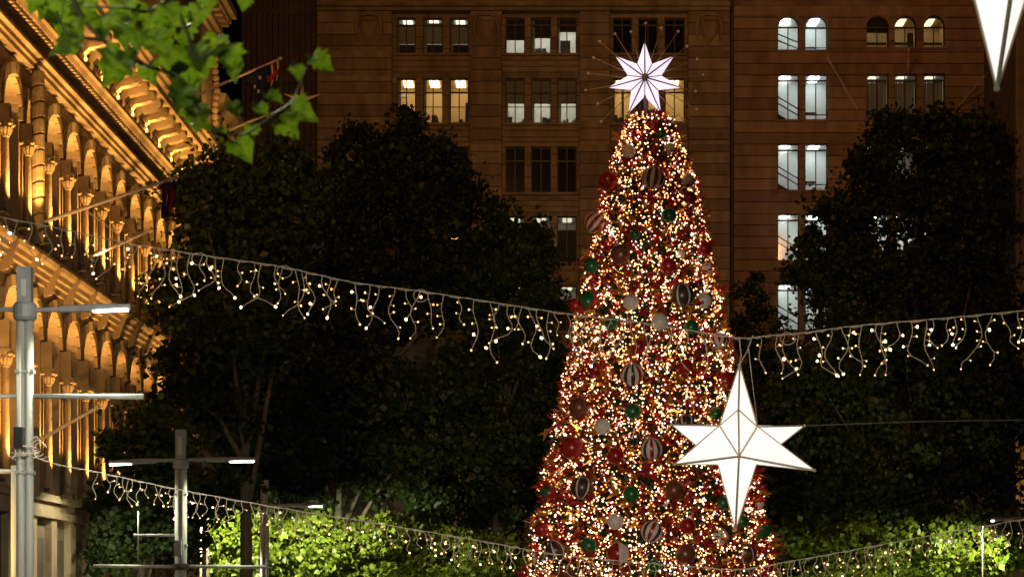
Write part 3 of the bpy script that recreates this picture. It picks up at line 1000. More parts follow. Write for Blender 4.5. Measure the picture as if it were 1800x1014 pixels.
jack = [(.55, 1, 0, .62, 2), (.60, .95, .04, .58, 0), (.74, .84, 0, .62, 2), (.765, .83, 0, .62, 1), (.55, 1, .22, .42, 2), (.55, 1, .26, .38, 1), (.2, .27, .5, .58, 2), (.3, .36, .2, .28, 2), (.1, .16, .3, .38, 2), (.62, .7, .66, .8, 2)]
flag(((438, 130), (490, 107), 72), 110.45, "drooping blue flag with red and white cross behind the leaves near the dark tower", jack)
flag(((280, 326), (308, 316), 64), 79.3, "dark blue and red flag drooping from the longest flagpole", [(.3, .42, .1, 1, 1), (.6, .7, 0, .8, 1), (.45, .5, .3, .7, 2), (.8, .9, .3, 1, 1)])

# ------------------------------------------------------------------ trees


def leaf_cloud(name, blobs, n, size, m, parent, Y, depth, clump=.9, up=.25, xmin=None, ymin=None, seed=1, xmax=None):
    """many leaf-sized folded faces, gathered in clumps through overlapping crown lobes. blobs: photo-pixel ellipses (cx, cy, rx, ry) at distance Y"""
    g = np.random.default_rng(seed)
    C, W = [], []
    for (cx, cy, rx, ry_) in blobs:
        p = PX(cx, cy, Y)
        C.append((p.x, p.y, p.z, rx * Y / F, min(depth, rx * Y / F), ry_ * Y / F))
        W.append(rx * ry_)
    C = np.array(C)
    W = np.array(W, float) / sum(W)
    nc = max(24, int(n / 120))
    bi = g.choice(len(C), nc, p=W)
    d = g.normal(size=(nc, 3))
    d /= np.linalg.norm(d, axis=1)[:, None]
    rad = g.uniform(.25, 1.0, nc) ** .45
    cc = C[bi, :3] + d * rad[:, None] * C[bi, 3:]
    if xmin is not None:
        cc = cc[cc[:, 0] > xmin + .55 * clump]
        nc = len(cc)
    ci = g.integers(0, nc, n)
    cs = g.uniform(.35, 1.5, nc) * clump
    P = cc[ci] + g.normal(size=(n, 3)) * np.array([.5, .5, .38]) * cs[ci][:, None]
    keep = np.ones(n, bool)
    if xmin is not None: keep &= P[:, 0] > xmin
    if xmax is not None: keep &= P[:, 0] < xmax
    if ymin is not None: keep &= P[:, 1] > ymin
    keep &= P[:, 2] > .3
    P = P[keep]
    n = len(P)
    U = g.normal(size=(n, 3)); U[:, 2] -= .5
    U /= np.linalg.norm(U, axis=1)[:, None]
    Nn = g.normal(size=(n, 3)) * .8 + np.array([0, -.25, up])
    V = np.cross(U, Nn); V /= np.linalg.norm(V, axis=1)[:, None] + 1e-9
    Nn = np.cross(V, U)
    L = (size * np.clip(np.exp(g.normal(-.08, .38, n)), .4, 1.5))[:, None]
    b = P - U * L * .5
    t = P + U * L * .5
    l = P - U * L * .06 + V * L * .42 + Nn * L * .12
    r = P - U * L * .06 - V * L * .42 + Nn * L * .12
    VV = np.stack([b, r, t, l], 1).reshape(-1, 3)
    k = np.arange(n)[:, None] * 4
    Fc = np.concatenate([k + np.array([0, 1, 2]), k + np.array([0, 2, 3])], 0)
    o = soup(name, VV, Fc, [m], None, parent)
    o["kind"] = "stuff"
    return o, cc


def tree(name, label, blobs, n, size, Y, depth, base_px, m='leaf_dark', cat="tree", group=None, seed=1, clump=.9, xmin=None, r=.35, up=.25):
    xs = (base_px - CX) * Y / F
    t = thing(name, (xs, Y, 0), label, cat, group)
    o, cc = leaf_cloud("crown", blobs, n, size, M[m], t, Y, depth, clump, up, xmin=xmin, seed=seed)
    top = PX(blobs[0][0], blobs[0][1], Y)
    MB().tube([(xs, Y, 0), (xs + .1, Y, 2.5), ((xs + top.x) / 2, Y, top.z * .55), (top.x, Y, top.z)], [r, r * .8, r * .55, r * .15], 9).build("trunk", M['bark'], t)
    q = random.Random(seed)
    for k in range(7):
        c_ = cc[q.randrange(len(cc))]
        f = q.uniform(.25, .6)
        a = Vector((xs + (top.x - xs) * f * .6, Y, max(2.2, top.z * f)))
        b = Vector(c_)
        mid = a.lerp(b, .5) + Vector((q.uniform(-.4, .4), q.uniform(-.3, .3), q.uniform(.2, .9)))
        MB().tube([a, mid, b], [r * .4, r * .25, r * .07], 6).build("limb", M['bark'], t)
    return t


TG = "dark trees across the plaza"
tree("plane_tree", "dark plane tree whose crown hides the far end of the arcaded building",
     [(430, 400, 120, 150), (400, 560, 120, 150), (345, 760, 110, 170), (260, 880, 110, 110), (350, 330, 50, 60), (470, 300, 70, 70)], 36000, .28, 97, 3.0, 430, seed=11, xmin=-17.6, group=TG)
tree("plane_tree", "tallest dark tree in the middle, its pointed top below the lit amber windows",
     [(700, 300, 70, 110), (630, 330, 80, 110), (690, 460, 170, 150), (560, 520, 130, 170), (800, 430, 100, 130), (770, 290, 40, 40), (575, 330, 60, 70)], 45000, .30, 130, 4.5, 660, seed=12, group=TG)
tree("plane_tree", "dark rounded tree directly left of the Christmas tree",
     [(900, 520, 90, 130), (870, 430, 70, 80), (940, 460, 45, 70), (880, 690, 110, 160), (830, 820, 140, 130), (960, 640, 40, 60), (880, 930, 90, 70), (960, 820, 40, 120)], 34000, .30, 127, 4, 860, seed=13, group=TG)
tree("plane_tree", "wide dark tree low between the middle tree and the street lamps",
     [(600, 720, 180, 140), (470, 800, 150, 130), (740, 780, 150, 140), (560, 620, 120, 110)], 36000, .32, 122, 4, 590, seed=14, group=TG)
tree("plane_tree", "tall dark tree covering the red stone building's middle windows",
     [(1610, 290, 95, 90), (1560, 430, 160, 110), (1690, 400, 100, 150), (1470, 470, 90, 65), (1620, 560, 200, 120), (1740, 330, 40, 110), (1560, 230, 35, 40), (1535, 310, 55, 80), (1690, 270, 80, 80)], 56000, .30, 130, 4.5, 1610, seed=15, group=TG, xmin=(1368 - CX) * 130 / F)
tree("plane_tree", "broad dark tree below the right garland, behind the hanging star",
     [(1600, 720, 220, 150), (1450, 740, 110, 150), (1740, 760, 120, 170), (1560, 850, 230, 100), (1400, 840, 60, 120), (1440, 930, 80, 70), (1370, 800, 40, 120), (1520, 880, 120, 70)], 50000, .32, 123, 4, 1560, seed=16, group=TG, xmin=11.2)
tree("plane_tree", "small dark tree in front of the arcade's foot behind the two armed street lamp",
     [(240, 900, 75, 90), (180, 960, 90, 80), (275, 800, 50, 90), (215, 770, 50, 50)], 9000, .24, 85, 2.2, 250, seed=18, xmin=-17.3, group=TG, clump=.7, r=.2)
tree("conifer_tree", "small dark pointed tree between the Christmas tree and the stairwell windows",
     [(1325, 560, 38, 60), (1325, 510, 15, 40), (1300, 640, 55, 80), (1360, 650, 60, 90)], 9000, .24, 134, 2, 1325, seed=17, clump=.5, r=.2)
# low boughs in the lamp light
LG = "low leafy trees lit by the street lamps"
tree("leafy_tree", "bright green leafy tree under the lamps left of the second street lamp",
     [(420, 980, 90, 55), (340, 1000, 60, 50), (480, 945, 60, 45), (390, 935, 50, 30)], 10500, .30, 116.5, 2.5, 400, m='leaf_low', group=LG, seed=21, r=.14, clump=.7, up=.6)
tree("leafy_tree", "bright green leafy tree directly behind the thinnest street lamp post",
     [(560, 970, 95, 60), (640, 985, 90, 60), (680, 940, 60, 30), (520, 935, 50, 35)], 13000, .30, 117.5, 2.5, 590, m='leaf_low', group=LG, seed=22, r=.14, clump=.7, up=.6)
tree("leafy_tree", "dimmer green leafy tree between the lit boughs and the Christmas tree",
     [(800, 985, 90, 50), (890, 1000, 80, 50), (740, 1000, 50, 50)], 9500, .30, 118.5, 2.5, 830, m='leaf_low', group=LG, seed=23, r=.14, clump=.7, up=.6)
tree("leafy_tree", "bright green leafy tree under the garland at the lower right",
     [(1620, 975, 90, 50), (1720, 960, 90, 60), (1540, 995, 80, 35), (1780, 950, 60, 50)], 13500, .30, 117, 2.5, 1660, m='leaf_low', group=LG, seed=24, r=.14, clump=.7, up=.6)
tree("leafy_tree", "low green leafy tree just right of the Christmas tree's foot",
     [(1450, 995, 80, 38), (1390, 1015, 60, 45), (1500, 960, 70, 50), (1430, 940, 60, 40)], 8500, .30, 116, 2, 1430, m='leaf_low', group=LG, seed=25, r=.12, clump=.6, up=.6)

# ------------------------------------------------------------------ Christmas tree
YT = 90.0
KT = YT / F
AX = 1143.0
tc = Vector(((AX - CX) * KT, YT, 0))
XT = thing("christmas_tree", tc, "giant cone shaped Christmas tree covered in warm fairy lights and red tinsel", "christmas tree")


def r_px(py): return float(np.interp(py, [190, 205, 230, 290, 330, 440, 600, 800, 1014, 1200], [15, 27, 41, 60, 72, 94, 124, 164, 204, 240]))


def zt(py): return EYE + (CY - py) * KT


ZTOP, ZBOT = zt(203), .9


def R_at(z):
    py = CY - (z - EYE) / KT
    return r_px(py) * KT


MB().lathe((tc.x, tc.y, 0), [(R_at(ZBOT) * .9, ZBOT), (R_at(8) * .88, 8), (R_at(ZTOP) * .75, ZTOP - .3), (.1, ZTOP + .2)], 40).build("tree_core", M['core'], XT)
MB().lathe((tc.x, tc.y, 0), [(1.6, 0), (1.6, .8), (1.2, .95)], 20).build("tree_base", M['steel_dark'], XT)


def cone_points(n, lo, hi, seed):
    g = np.random.default_rng(seed)
    z = np.empty(0)
    while len(z) < n:
        zz = g.uniform(ZBOT, ZTOP, n * 3)
        ok = g.uniform(0, 1, n * 3) < np.array([R_at(q) for q in zz]) / R_at(ZBOT)
        z = np.concatenate([z, zz[ok]])
    z = z[:n]
    th = g.uniform(0, 2 * PI, n)
    ff = 1 + .05 * np.sin(th * 9 + z * 3.1) + .035 * np.sin(th * 17 - z * 5)
    R = np.array([R_at(q) for q in z]) * ff + g.uniform(lo, hi, n)
    return np.stack([tc.x + R * np.cos(th), tc.y + R * np.sin(th), z], 1), th, g


def tufts(name, n, size, m, lo, hi, seed, blades=3, wid=.12):
    P, th, g = cone_points(n, lo, hi, seed)
    out = np.stack([np.cos(th), np.sin(th), np.full(n, .1)], 1)
    VV = []
    for k in range(blades):
        d = out * .7 + g.normal(size=(n, 3)) * .75
        d /= np.linalg.norm(d, axis=1)[:, None]
        s = np.cross(d, g.normal(size=(n, 3)))
        s /= np.linalg.norm(s, axis=1)[:, None]
        L = (size * g.uniform(.5, 1.4, n))[:, None]
        VV.append(np.stack([P - d * L * .2 - s * L * wid, P - d * L * .2 + s * L * wid, P + d * L], 1))
    VV = np.concatenate(VV, 0).reshape(-1, 3)
    Fc = np.arange(len(VV)).reshape(-1, 3)
    o = soup(name, VV, Fc, [m], None, XT)
    o["kind"] = "stuff"


tufts("needles", 16000, .42, M['needles'], -.35, .05, 31)
tufts("red_tinsel", 5400, .32, M['tinsel_red'], -.15, .2, 32, 4, .22)
tufts("gold_tinsel", 2600, .32, M['tinsel_gold'], -.15, .18, 33, 4, .2)


tufts("red_spray", 420, .38, M['tinsel_red'], .0, .35, 35, 7, .24)
tufts("gold_spray", 300, .36, M['tinsel_gold'], .0, .35, 37, 7, .24)


def ico(r):
    b = bmesh.new()
    bmesh.ops.create_icosphere(b, subdivisions=1, radius=r)
    V = np.array([v.co[:] for v in b.verts])
    b.verts.index_update()
    Fi = np.array([[v.index for v in f.verts] for f in b.faces])
    b.free()
    return V, Fi


NB = 34000
P, th, g = cone_points(NB, .0, .24, 34)
iv, ifc = ico(1.0)
oct_v = np.array([(1, 0, 0), (-1, 0, 0), (0, 1, 0), (0, -1, 0), (0, 0, 1), (0, 0, -1)], float)
oct_f = np.array([(0, 2, 4), (2, 1, 4), (1, 3, 4), (3, 0, 4), (2, 0, 5), (1, 2, 5), (3, 1, 5), (0, 3, 5)])
rad = g.uniform(.020, .043, NB)
cell = np.sin(P[:, 2] * 1.7 + th * 3) + np.sin(P[:, 2] * .9 - th * 5 + 2)
u = g.uniform(0, 1, NB)
kind = np.where(u < .36, 0, np.where(u < .68, 1, np.where(u < .78, 2, np.where(u < .92, 4, 3))))
kind = np.where((kind == 3) & (cell < .3), 4, kind)
dens = .72 + .3 * np.sin(P[:, 2] * 5.1 + 4 * np.sin(th * 6)) + .25 * np.sin(th * 23 + P[:, 2] * 2.3)
keep = g.uniform(0, 1, NB) < dens
P, rad, kind = P[keep], rad[keep], kind[keep]
NB = len(P)
VV = (P[:, None, :] + oct_v[None] * rad[:, None, None]).reshape(-1, 3)
Fc = (oct_f[None] + (np.arange(NB) * 6)[:, None, None]).reshape(-1, 3)
fl = soup("fairy_lights", VV, Fc, [E['tree_warm'], E['tree_amber'], E['tree_red'], E['tree_cool'], E['tree_pink']], np.repeat(kind, 8), XT)
fl["kind"] = "stuff"

# baubles: px, py, radius px, kind, label
BAUB = [
    (1148, 313, 20, 'S', "striped bauble in the upper middle of the Christmas tree, highest of the striped ones"),
    (1105, 266, 12, 'W', "pearl bauble near the treetop, left of two at the same height"),
    (1177, 262, 10, 'W', "small pearl bauble near the treetop, right of two at the same height"),
    (1162, 237, 8, 'G', "tiny green bauble closest under the tree star"),
    (1070, 320, 18, 'R', "large red bauble on the tree's left edge level with the topmost striped one"),
    (1208, 318, 13, 'W', "pearl bauble on the tree's right edge level with the topmost striped one"),
    (1212, 348, 12, 'R', "red bauble on the tree's right edge just below a pearl one"),
    (1176, 379, 13, 'G', "green bauble below right of the topmost striped bauble"),
    (1046, 392, 19, 'T', "tilted red and white striped bauble standing out on the tree's upper left edge"),
    (1094, 350, 8, 'G', "small green bauble below left of the topmost striped one"),
    (1116, 412, 9, 'G', "small green bauble above the upper large bronze bauble"),
    (1091, 447, 18, 'B', "large bronze bauble highest of the bronze ones on the tree"),
    (1040, 467, 14, 'G', "green bauble standing out on the tree's left edge above the garland"),
    (1175, 467, 14, 'R', "deep red bauble right of the highest bronze one"),
    (1198, 446, 8, 'W', "smallest pearl bauble, above right of a deep red one"),
    (1199, 519, 21, 'D', "dark bauble with white stripes just above the garland on the tree's right half"),
    (1109, 531, 14, 'W', "pearl bauble just above the garland in the tree's middle"),
    (1237, 528, 14, 'W', "pearl bauble just above the garland on the tree's right edge"),
    (1237, 437, 14, 'R', "red bauble on the tree's right edge halfway between treetop and hanging star"),
    (1243, 471, 10, 'W', "pearl bauble under a red one on the tree's right edge above the garland"),
    (1034, 530, 18, 'H', "red and green bauble on the tree's left edge where the garland starts to cross"),
    (1012, 537, 13, 'R', "red bauble outermost on the left edge where the garland crosses"),
    (1075, 568, 12, 'G', "green bauble behind the garland left of the tree's middle"),
    (1160, 566, 15, 'W', "pearl bauble behind the garland wire in the tree's middle"),
    (1215, 575, 13, 'G', "green bauble behind the garland on the tree's right half"),
    (1122, 609, 13, 'R', "red bauble under the garland in the tree's middle"),
    (1262, 602, 17, 'T', "tilted red and white striped bauble left of the hanging star's cord"),
    (1111, 658, 20, 'S', "striped bauble under the garland in the tree's middle"),
    (1047, 649, 13, 'R', "red bauble left of the striped one under the garland"),
    (1204, 645, 14, 'R', "dark red bauble left of the hanging star's top spike"),
    (1275, 670, 17, 'R', "large red bauble partly behind the hanging star's top spike"),
    (1018, 716, 18, 'B', "bronze bauble on the tree's left side above a large red one"),
    (1112, 723, 14, 'G', "green bauble above left of the hanging star's left arms"),
    (1059, 750, 14, 'W', "pearl bauble on the left half level with the hanging star's upper arms"),
    (1205, 745, 17, 'D', "dark striped bauble behind the hanging star's upper left arm"),
    (1258, 727, 11, 'G', "green bauble tucked beside the hanging star's centre"),
    (1005, 787, 20, 'R', "largest red bauble, on the tree's left edge level with the hanging star"),
    (1082, 801, 15, 'R', "red bauble left of the striped one beside the hanging star"),
    (1145, 789, 19, 'S', "striped bauble nearest the hanging star's lower left arm"),
    (1023, 857, 20, 'D', "dark bauble with two white stripes in the tree's lower left"),
    (1110, 868, 14, 'G', "green bauble below the hanging star's left arm, left of a bronze one"),
    (1185, 862, 18, 'B', "bronze bauble left of the hanging star's bottom spike"),
    (965, 866, 15, 'H', "red and green bauble on the tree's lower left edge"),
    (1271, 884, 13, 'G', "green bauble half hidden left of the hanging star's bottom spike"),
    (1082, 916, 14, 'W', "pearl bauble left of the lowest striped bauble"),
    (1146, 934, 19, 'S', "striped bauble lowest in the tree's middle"),
    (1209, 924, 14, 'R', "red bauble right of the lowest striped one"),
    (1035, 959, 14, 'G', "green bauble low on the left above the lower garland"),
    (1086, 973, 19, 'H', "half white and half red bauble low on the tree"),
    (1266, 942, 14, 'W', "pearl bauble under the tip of the hanging star"),
    (1304, 916, 12, 'G', "green bauble right of the hanging star's lower tip"),
    (1310, 972, 19, 'D', "dark bauble with a white stripe low on the right side"),
    (1205, 974, 18, 'B', "lowest large bronze bauble above the lower garland"),
    (1338, 928, 19, 'H', "red and green bauble standing out on the tree's lower right edge"),
    (1334, 884, 10, 'W', "small pinkish pearl bauble on the right edge level with the star's bottom spike"),
    (1345, 998, 17, 'R', "red bauble at the lower right corner of the tree"),
    (1150, 996, 13, 'G', "green bauble behind the lower garland in the tree's middle"),
    (976, 968, 18, 'D', "dark striped bauble where the lower garland meets the tree's left edge"),
    (952, 930, 13, 'R', "red bauble outermost on the tree's lower left edge"),
    (995, 1006, 14, 'B', "bronze bauble at the lower left photo edge of the tree"),
]


def ball_mesh(kind, seg=36, rings=12):
    m = MB()
    vs = [(0, 0, -1)]
    for j in range(1, rings):
        t = PI * j / rings
        for i in range(seg):
            a = 2 * PI * i / seg
            vs.append((math.sin(t) * math.cos(a), math.sin(t) * math.sin(a), -math.cos(t)))
    vs.append((0, 0, 1))
    m.v = vs
    for i in range(seg):
        k = i // 2
        mi = 0
        if kind == 'S': mi = [0, 1, 0, 1, 2, 1][k % 6]
        elif kind == 'T': mi = [0, 1][k % 2]
        elif kind == 'D': mi = 1 if i % 6 == 0 else 0
        elif kind == 'H': mi = (i // 9) % 2
        n = (i + 1) % seg
        m.f.append((0, 1 + n, 1 + i)); m.m.append(mi)
        for j in range(rings - 2):
            o, p = 1 + j * seg, 1 + (j + 1) * seg
            m.f.append((o + i, o + n, p + n, p + i)); m.m.append(mi)
        o = 1 + (rings - 2) * seg
        m.f.append((o + i, o + n, len(vs) - 1)); m.m.append(mi)
    mats = {'S': [M['b_dark'], M['b_white'], M['b_red']], 'T': [M['b_white'], M['b_red']], 'D': [M['b_dark'], M['b_white']], 'H': [M['b_red'], M['b_green']],
            'R': [M['b_red']], 'G': [M['b_green']], 'W': [M['b_white']], 'B': [M['b_brown']]}[kind]
    return m.mesh("ball", mats, smooth=True)


balls = {k: ball_mesh(k) for k in 'STDHRGWB'}
halfwhite = balls['H'].copy()
halfwhite.materials[0] = M['b_red']
halfwhite.materials[1] = M['b_white']
capm = MB().lathe((0, 0, .96), [(.17, 0), (.2, .06), (.17, .14), (.05, .16), (.05, .26)], 10).mesh("cap", M['b_cap'])
for px, py, r, k, lab in BAUB:
    z = zt(py)
    dx = (px - AX) * KT
    Rs = R_at(z) + .2 + .55 * r * KT
    R = r * KT
    dy = -math.sqrt(max(Rs * Rs - dx * dx, .05))
    loc = Vector((tc.x + dx * (YT + dy) / YT, YT + dy, EYE + (z - EYE) * (YT + dy) / YT))
    # the axis offset is measured on screen, so bring it back through the eye to the ball's own distance
    loc.x = (px - CX) * loc.y / F
    t = thing("bauble", loc, lab, "bauble", "baubles on the Christmas tree")
    t.rotation_euler = (0, 0, 0)
    tilt = (rnd.uniform(-.25, .25), rnd.uniform(-.5, .5), rnd.uniform(0, 6.28)) if k not in 'TH' else (.5, rnd.choice((-.6, .5)), rnd.uniform(0, 6.28))
    if "half white" in lab: tilt = (.1, 0, 0.1)
    me = halfwhite if "half white" in lab else balls[k]
    inst("ball", me, t, loc, (R, R, R), tilt)
    inst("cap", capm, t, loc, (R, R, R), tilt)

# front spot added without a fixture to brighten the tree's near side
spot("added_plaza_spot", (1.5, 50, 9), (tc.x, YT, 9.5), 15000, (1, .80, .58), 27, .5, .3)

# tree-top star
TS = thing("tree_star", PX(1135, 200, YT), "glowing seven pointed white star with thin ball tipped rays on the treetop", "star")
sc0 = PX(1133, 141, YT)
sc0.y -= .1
Ro, Ri, Th = 66 * KT, 30 * KT, .34


def sp(a, r, y=0): return Vector((sc0.x + r * math.sin(a), sc0.y + y, sc0.z + r * math.cos(a)))


for k in range(7):
    a = 2 * PI * k / 7
    tip, l, r_ = sp(a, Ro), sp(a - PI / 7, Ri), sp(a + PI / 7, Ri)
    cf, cb = Vector((sc0.x, sc0.y - Th, sc0.z)), Vector((sc0.x, sc0.y + Th, sc0.z))
    sm = MB()
    sm.add([tip, l, r_, cf, cb], [(3, 1, 0), (3, 0, 2), (4, 0, 1), (4, 2, 0)])
    po = sm.build("star_point", E['topper'], TS)
    MB().tube([cf + Vector((0, -.02, 0)), tip + Vector((0, -.03, 0))], [.034, .022], 5).build("ridge", M['rib_violet'], po)
    MB().tube([cf + Vector((0, -.01, 0)), l], .026, 4).build("edge_trim", M['rib_violet'], po)
MB().lathe((0, 0, 0), [(.03, -.05), (.10, 0), (.13, .06), (.08, .12)], 10).build("hub", M['rib_violet'], TS, loc=(sc0.x, sc0.y - Th - .1, sc0.z)).rotation_euler = (PI / 2, 0, 0)
for k in range(17):
    a = -2.35 + k * (4.7 / 16) + .02
    ln = [106, 92, 105, 100, 98, 104, 96, 88, 100, 96, 104, 96, 100, 104, 92, 106, 98][k]
    p0, p1 = sp(a, Ri * .9, .12), sp(a, ln * KT, .12)
    o = MB().tube([p0, p1], [.022, .011], 5).build("ray_rod", M['rod'], TS)
    MB().lathe((p1.x, p1.y, p1.z - .06), [(.01, 0), (.05, .02), (.065, .06), (.05, .1), (.01, .12)], 8).build("ball_tip", M['b_white'], o)
MB().tube([(sc0.x, sc0.y, sc0.z - Ri * .6), (tc.x - .15, YT, zt(212))], .07, 8).build("mast", M['rib_violet'], TS)

# ------------------------------------------------------------------ hanging lantern stars


def lantern(tip_px, Y, label, yaw=0.0):
    """six-armed paper-and-frame star leaning towards the plaza; laid out about its own centre in metres"""
    S_ = .00675
    c = PX(*tip_px, Y)
    t = thing("lantern_star", c, label, "star lantern", "lit star lanterns on the light strings")

    def V(px, py, d):   # design drawing: across, up (both in drawing units), depth towards the viewer in metres
        x, y, z = (px - 1294) * S_, -d, (806 - py) * S_
        return Vector((c.x + x * math.cos(yaw) - y * math.sin(yaw), c.y + x * math.sin(yaw) + y * math.cos(yaw), c.z + z))
    Cn, Ft = V(1294, 806, .42), V(1296, 722, .16)
    Lt, Rt, Bt = V(1265, 748, 0), V(1331, 750, 0), V(1298, 744, -.3)
    top, bot = V(1300, 641, 0), V(1293, 930, 0)
    Lb, Rb, Bb = V(1262, 815, .02), V(1329, 815, .02), V(1296, 800, -.32)
    fl_, fr_, bl_, br_ = V(1180, 822, .62), V(1421, 832, .62), V(1185, 739, -.62), V(1424, 741, -.62)
    tri = [(top, Lt, Ft), (top, Ft, Rt), (Ft, Lt, Cn), (Ft, Cn, Rt), (top, Bt, Lt), (top, Rt, Bt),
           (Lt, fl_, Cn), (Cn, fl_, Lb), (Lt, Lb, fl_), (Rt, Cn, fr_), (Cn, Rb, fr_), (Rt, fr_, Rb),
           (Lt, Bt, bl_), (Lt, bl_, Lb), (Bt, Bb, bl_), (Lb, bl_, Bb), (Rt, br_, Bt), (Rt, Rb, br_), (Bt, br_, Bb), (Rb, Bb, br_),
           (Cn, Lb, bot), (Cn, bot, Rb), (Lb, Bb, bot), (Rb, bot, Bb)]
    cen = V(1296, 780, 0)
    for a, b, d in tri:
        nrm = (b - a).cross(d - a)
        if nrm.length < 1e-8: continue
        nrm.normalize()
        if nrm.dot((a + b + d) / 3 - cen) < 0: nrm = -nrm
        m = MB()
        m.add([a, b, d, a - nrm * .012, b - nrm * .012, d - nrm * .012], [(0, 1, 2), (3, 5, 4), (0, 1, 4, 3), (1, 2, 5, 4), (2, 0, 3, 5)])
        m.build("star_panel", E['star_dim'] if nrm.z > .25 else E['star_soft'] if nrm.x > .1 else E['star'], t)  # facet shading put into emission strength, picked by the panel's facing
    for a, b, r in ((top, Lt, .011), (top, Rt, .011), (top, Ft, .013), (Ft, Cn, .012), (Ft, Lt, .011), (Ft, Rt, .011), (Lt, Cn, .013), (Rt, Cn, .013),
                    (fl_, Lt, .012), (fl_, Cn, .014), (fr_, Rt, .012), (fr_, Cn, .014), (bl_, Lt, .011), (br_, Rt, .011), (bl_, Lb, .01), (br_, Rb, .01),
                    (fl_, Lb, .012), (fr_, Rb, .012), (bot, Lb, .011), (bot, Rb, .011), (bot, Cn, .014)):
        MB().tube([a, b], r, 5).build("frame_bar", M['star_rib'], t)
    for p in (fl_, fr_, bl_, br_, top, bot):
        MB().lathe((p.x, p.y, p.z - .02), [(.006, 0), (.02, .01), (.02, .03), (.006, .04)], 6).build("tip_cap", M['star_rib'], t)
    return t, top, bl_, br_, V


s1, top1, bl1, br1, V1 = lantern((1294, 806), 27.0, "glowing white star lantern hanging before the Christmas tree's lower right side")
# second one hangs nearer, its lower spike reaching into the frame
s2, top2, _, _, _ = lantern((1754.5, -95), 13.3, "lower spike of a nearer glowing star lantern cut off at the top right corner", yaw=.12)
cord = MB()
hang = PX(1305, 592, 27.0)
cord.tube([top1, top1 + Vector((.02, 0, .1)), hang + Vector((-.04, 0, .0))], .008, 5)
cord.tube([top1, top1 + Vector((.09, 0, .16)), hang + Vector((.11, .02, -.02)), hang + Vector((.13, .02, .02))], .007, 5)
cord.tube([top1 + Vector((.0, 0, -.02)), V1(1331, 745, .05), V1(1318, 640, .05), hang + Vector((.07, 0, -.1))], .006, 5)
cord.build("hanging_cord", M['wire'], s1)
cc2 = MB()
cc2.tube([top2, top2 + Vector((0, 0, .5))], .01, 5)
cc2.tube([top2 + Vector((-9, 0, .9)), top2 + Vector((-4, 0, .6)), top2 + Vector((0, 0, .5)), top2 + Vector((5, 0, .7))], .012, 5)
cc2.build("hanging_cord", M['wire_dark'], s2)
sw = MB()
sw.tube([br1, PX(1600, 741, 27.2), PX(1900, 736, 27.4)], .005, 4)
sw.tube([bl1, PX(1262, 744, 27.0)], .006, 4)
sw.build("stay_wire", M['wire_dark'], s1)

# ------------------------------------------------------------------ icicle light strings
bulb_shape = MB().lathe((0, 0, 0), [(.25, 1.1), (.8, .7), (1, 0), (.8, -.7), (.2, -1.1)], 8)
bulb_m = {}
for k, e in (('bulb', E['bulb']), ('hot', E['bulb_hot']), ('cool', E['bulb_cool'])):
    bulb_m[k] = bulb_shape.mesh("bulb", e, smooth=True)


def catmull(pts, n):
    out = []
    P_ = [pts[0]] + list(pts) + [pts[-1]]
    for i in range(1, len(P_) - 2):
        for j in range(n):
            t = j / n
            p0, p1, p2, p3 = P_[i - 1], P_[i], P_[i + 1], P_[i + 2]
            out.append(.5 * ((2 * p1) + (p2 - p0) * t + (2 * p0 - 5 * p1 + 4 * p2 - p3) * t * t + (3 * p1 - p0 - 3 * p2 + p3) * t ** 3))
    out.append(pts[-1])
    return out


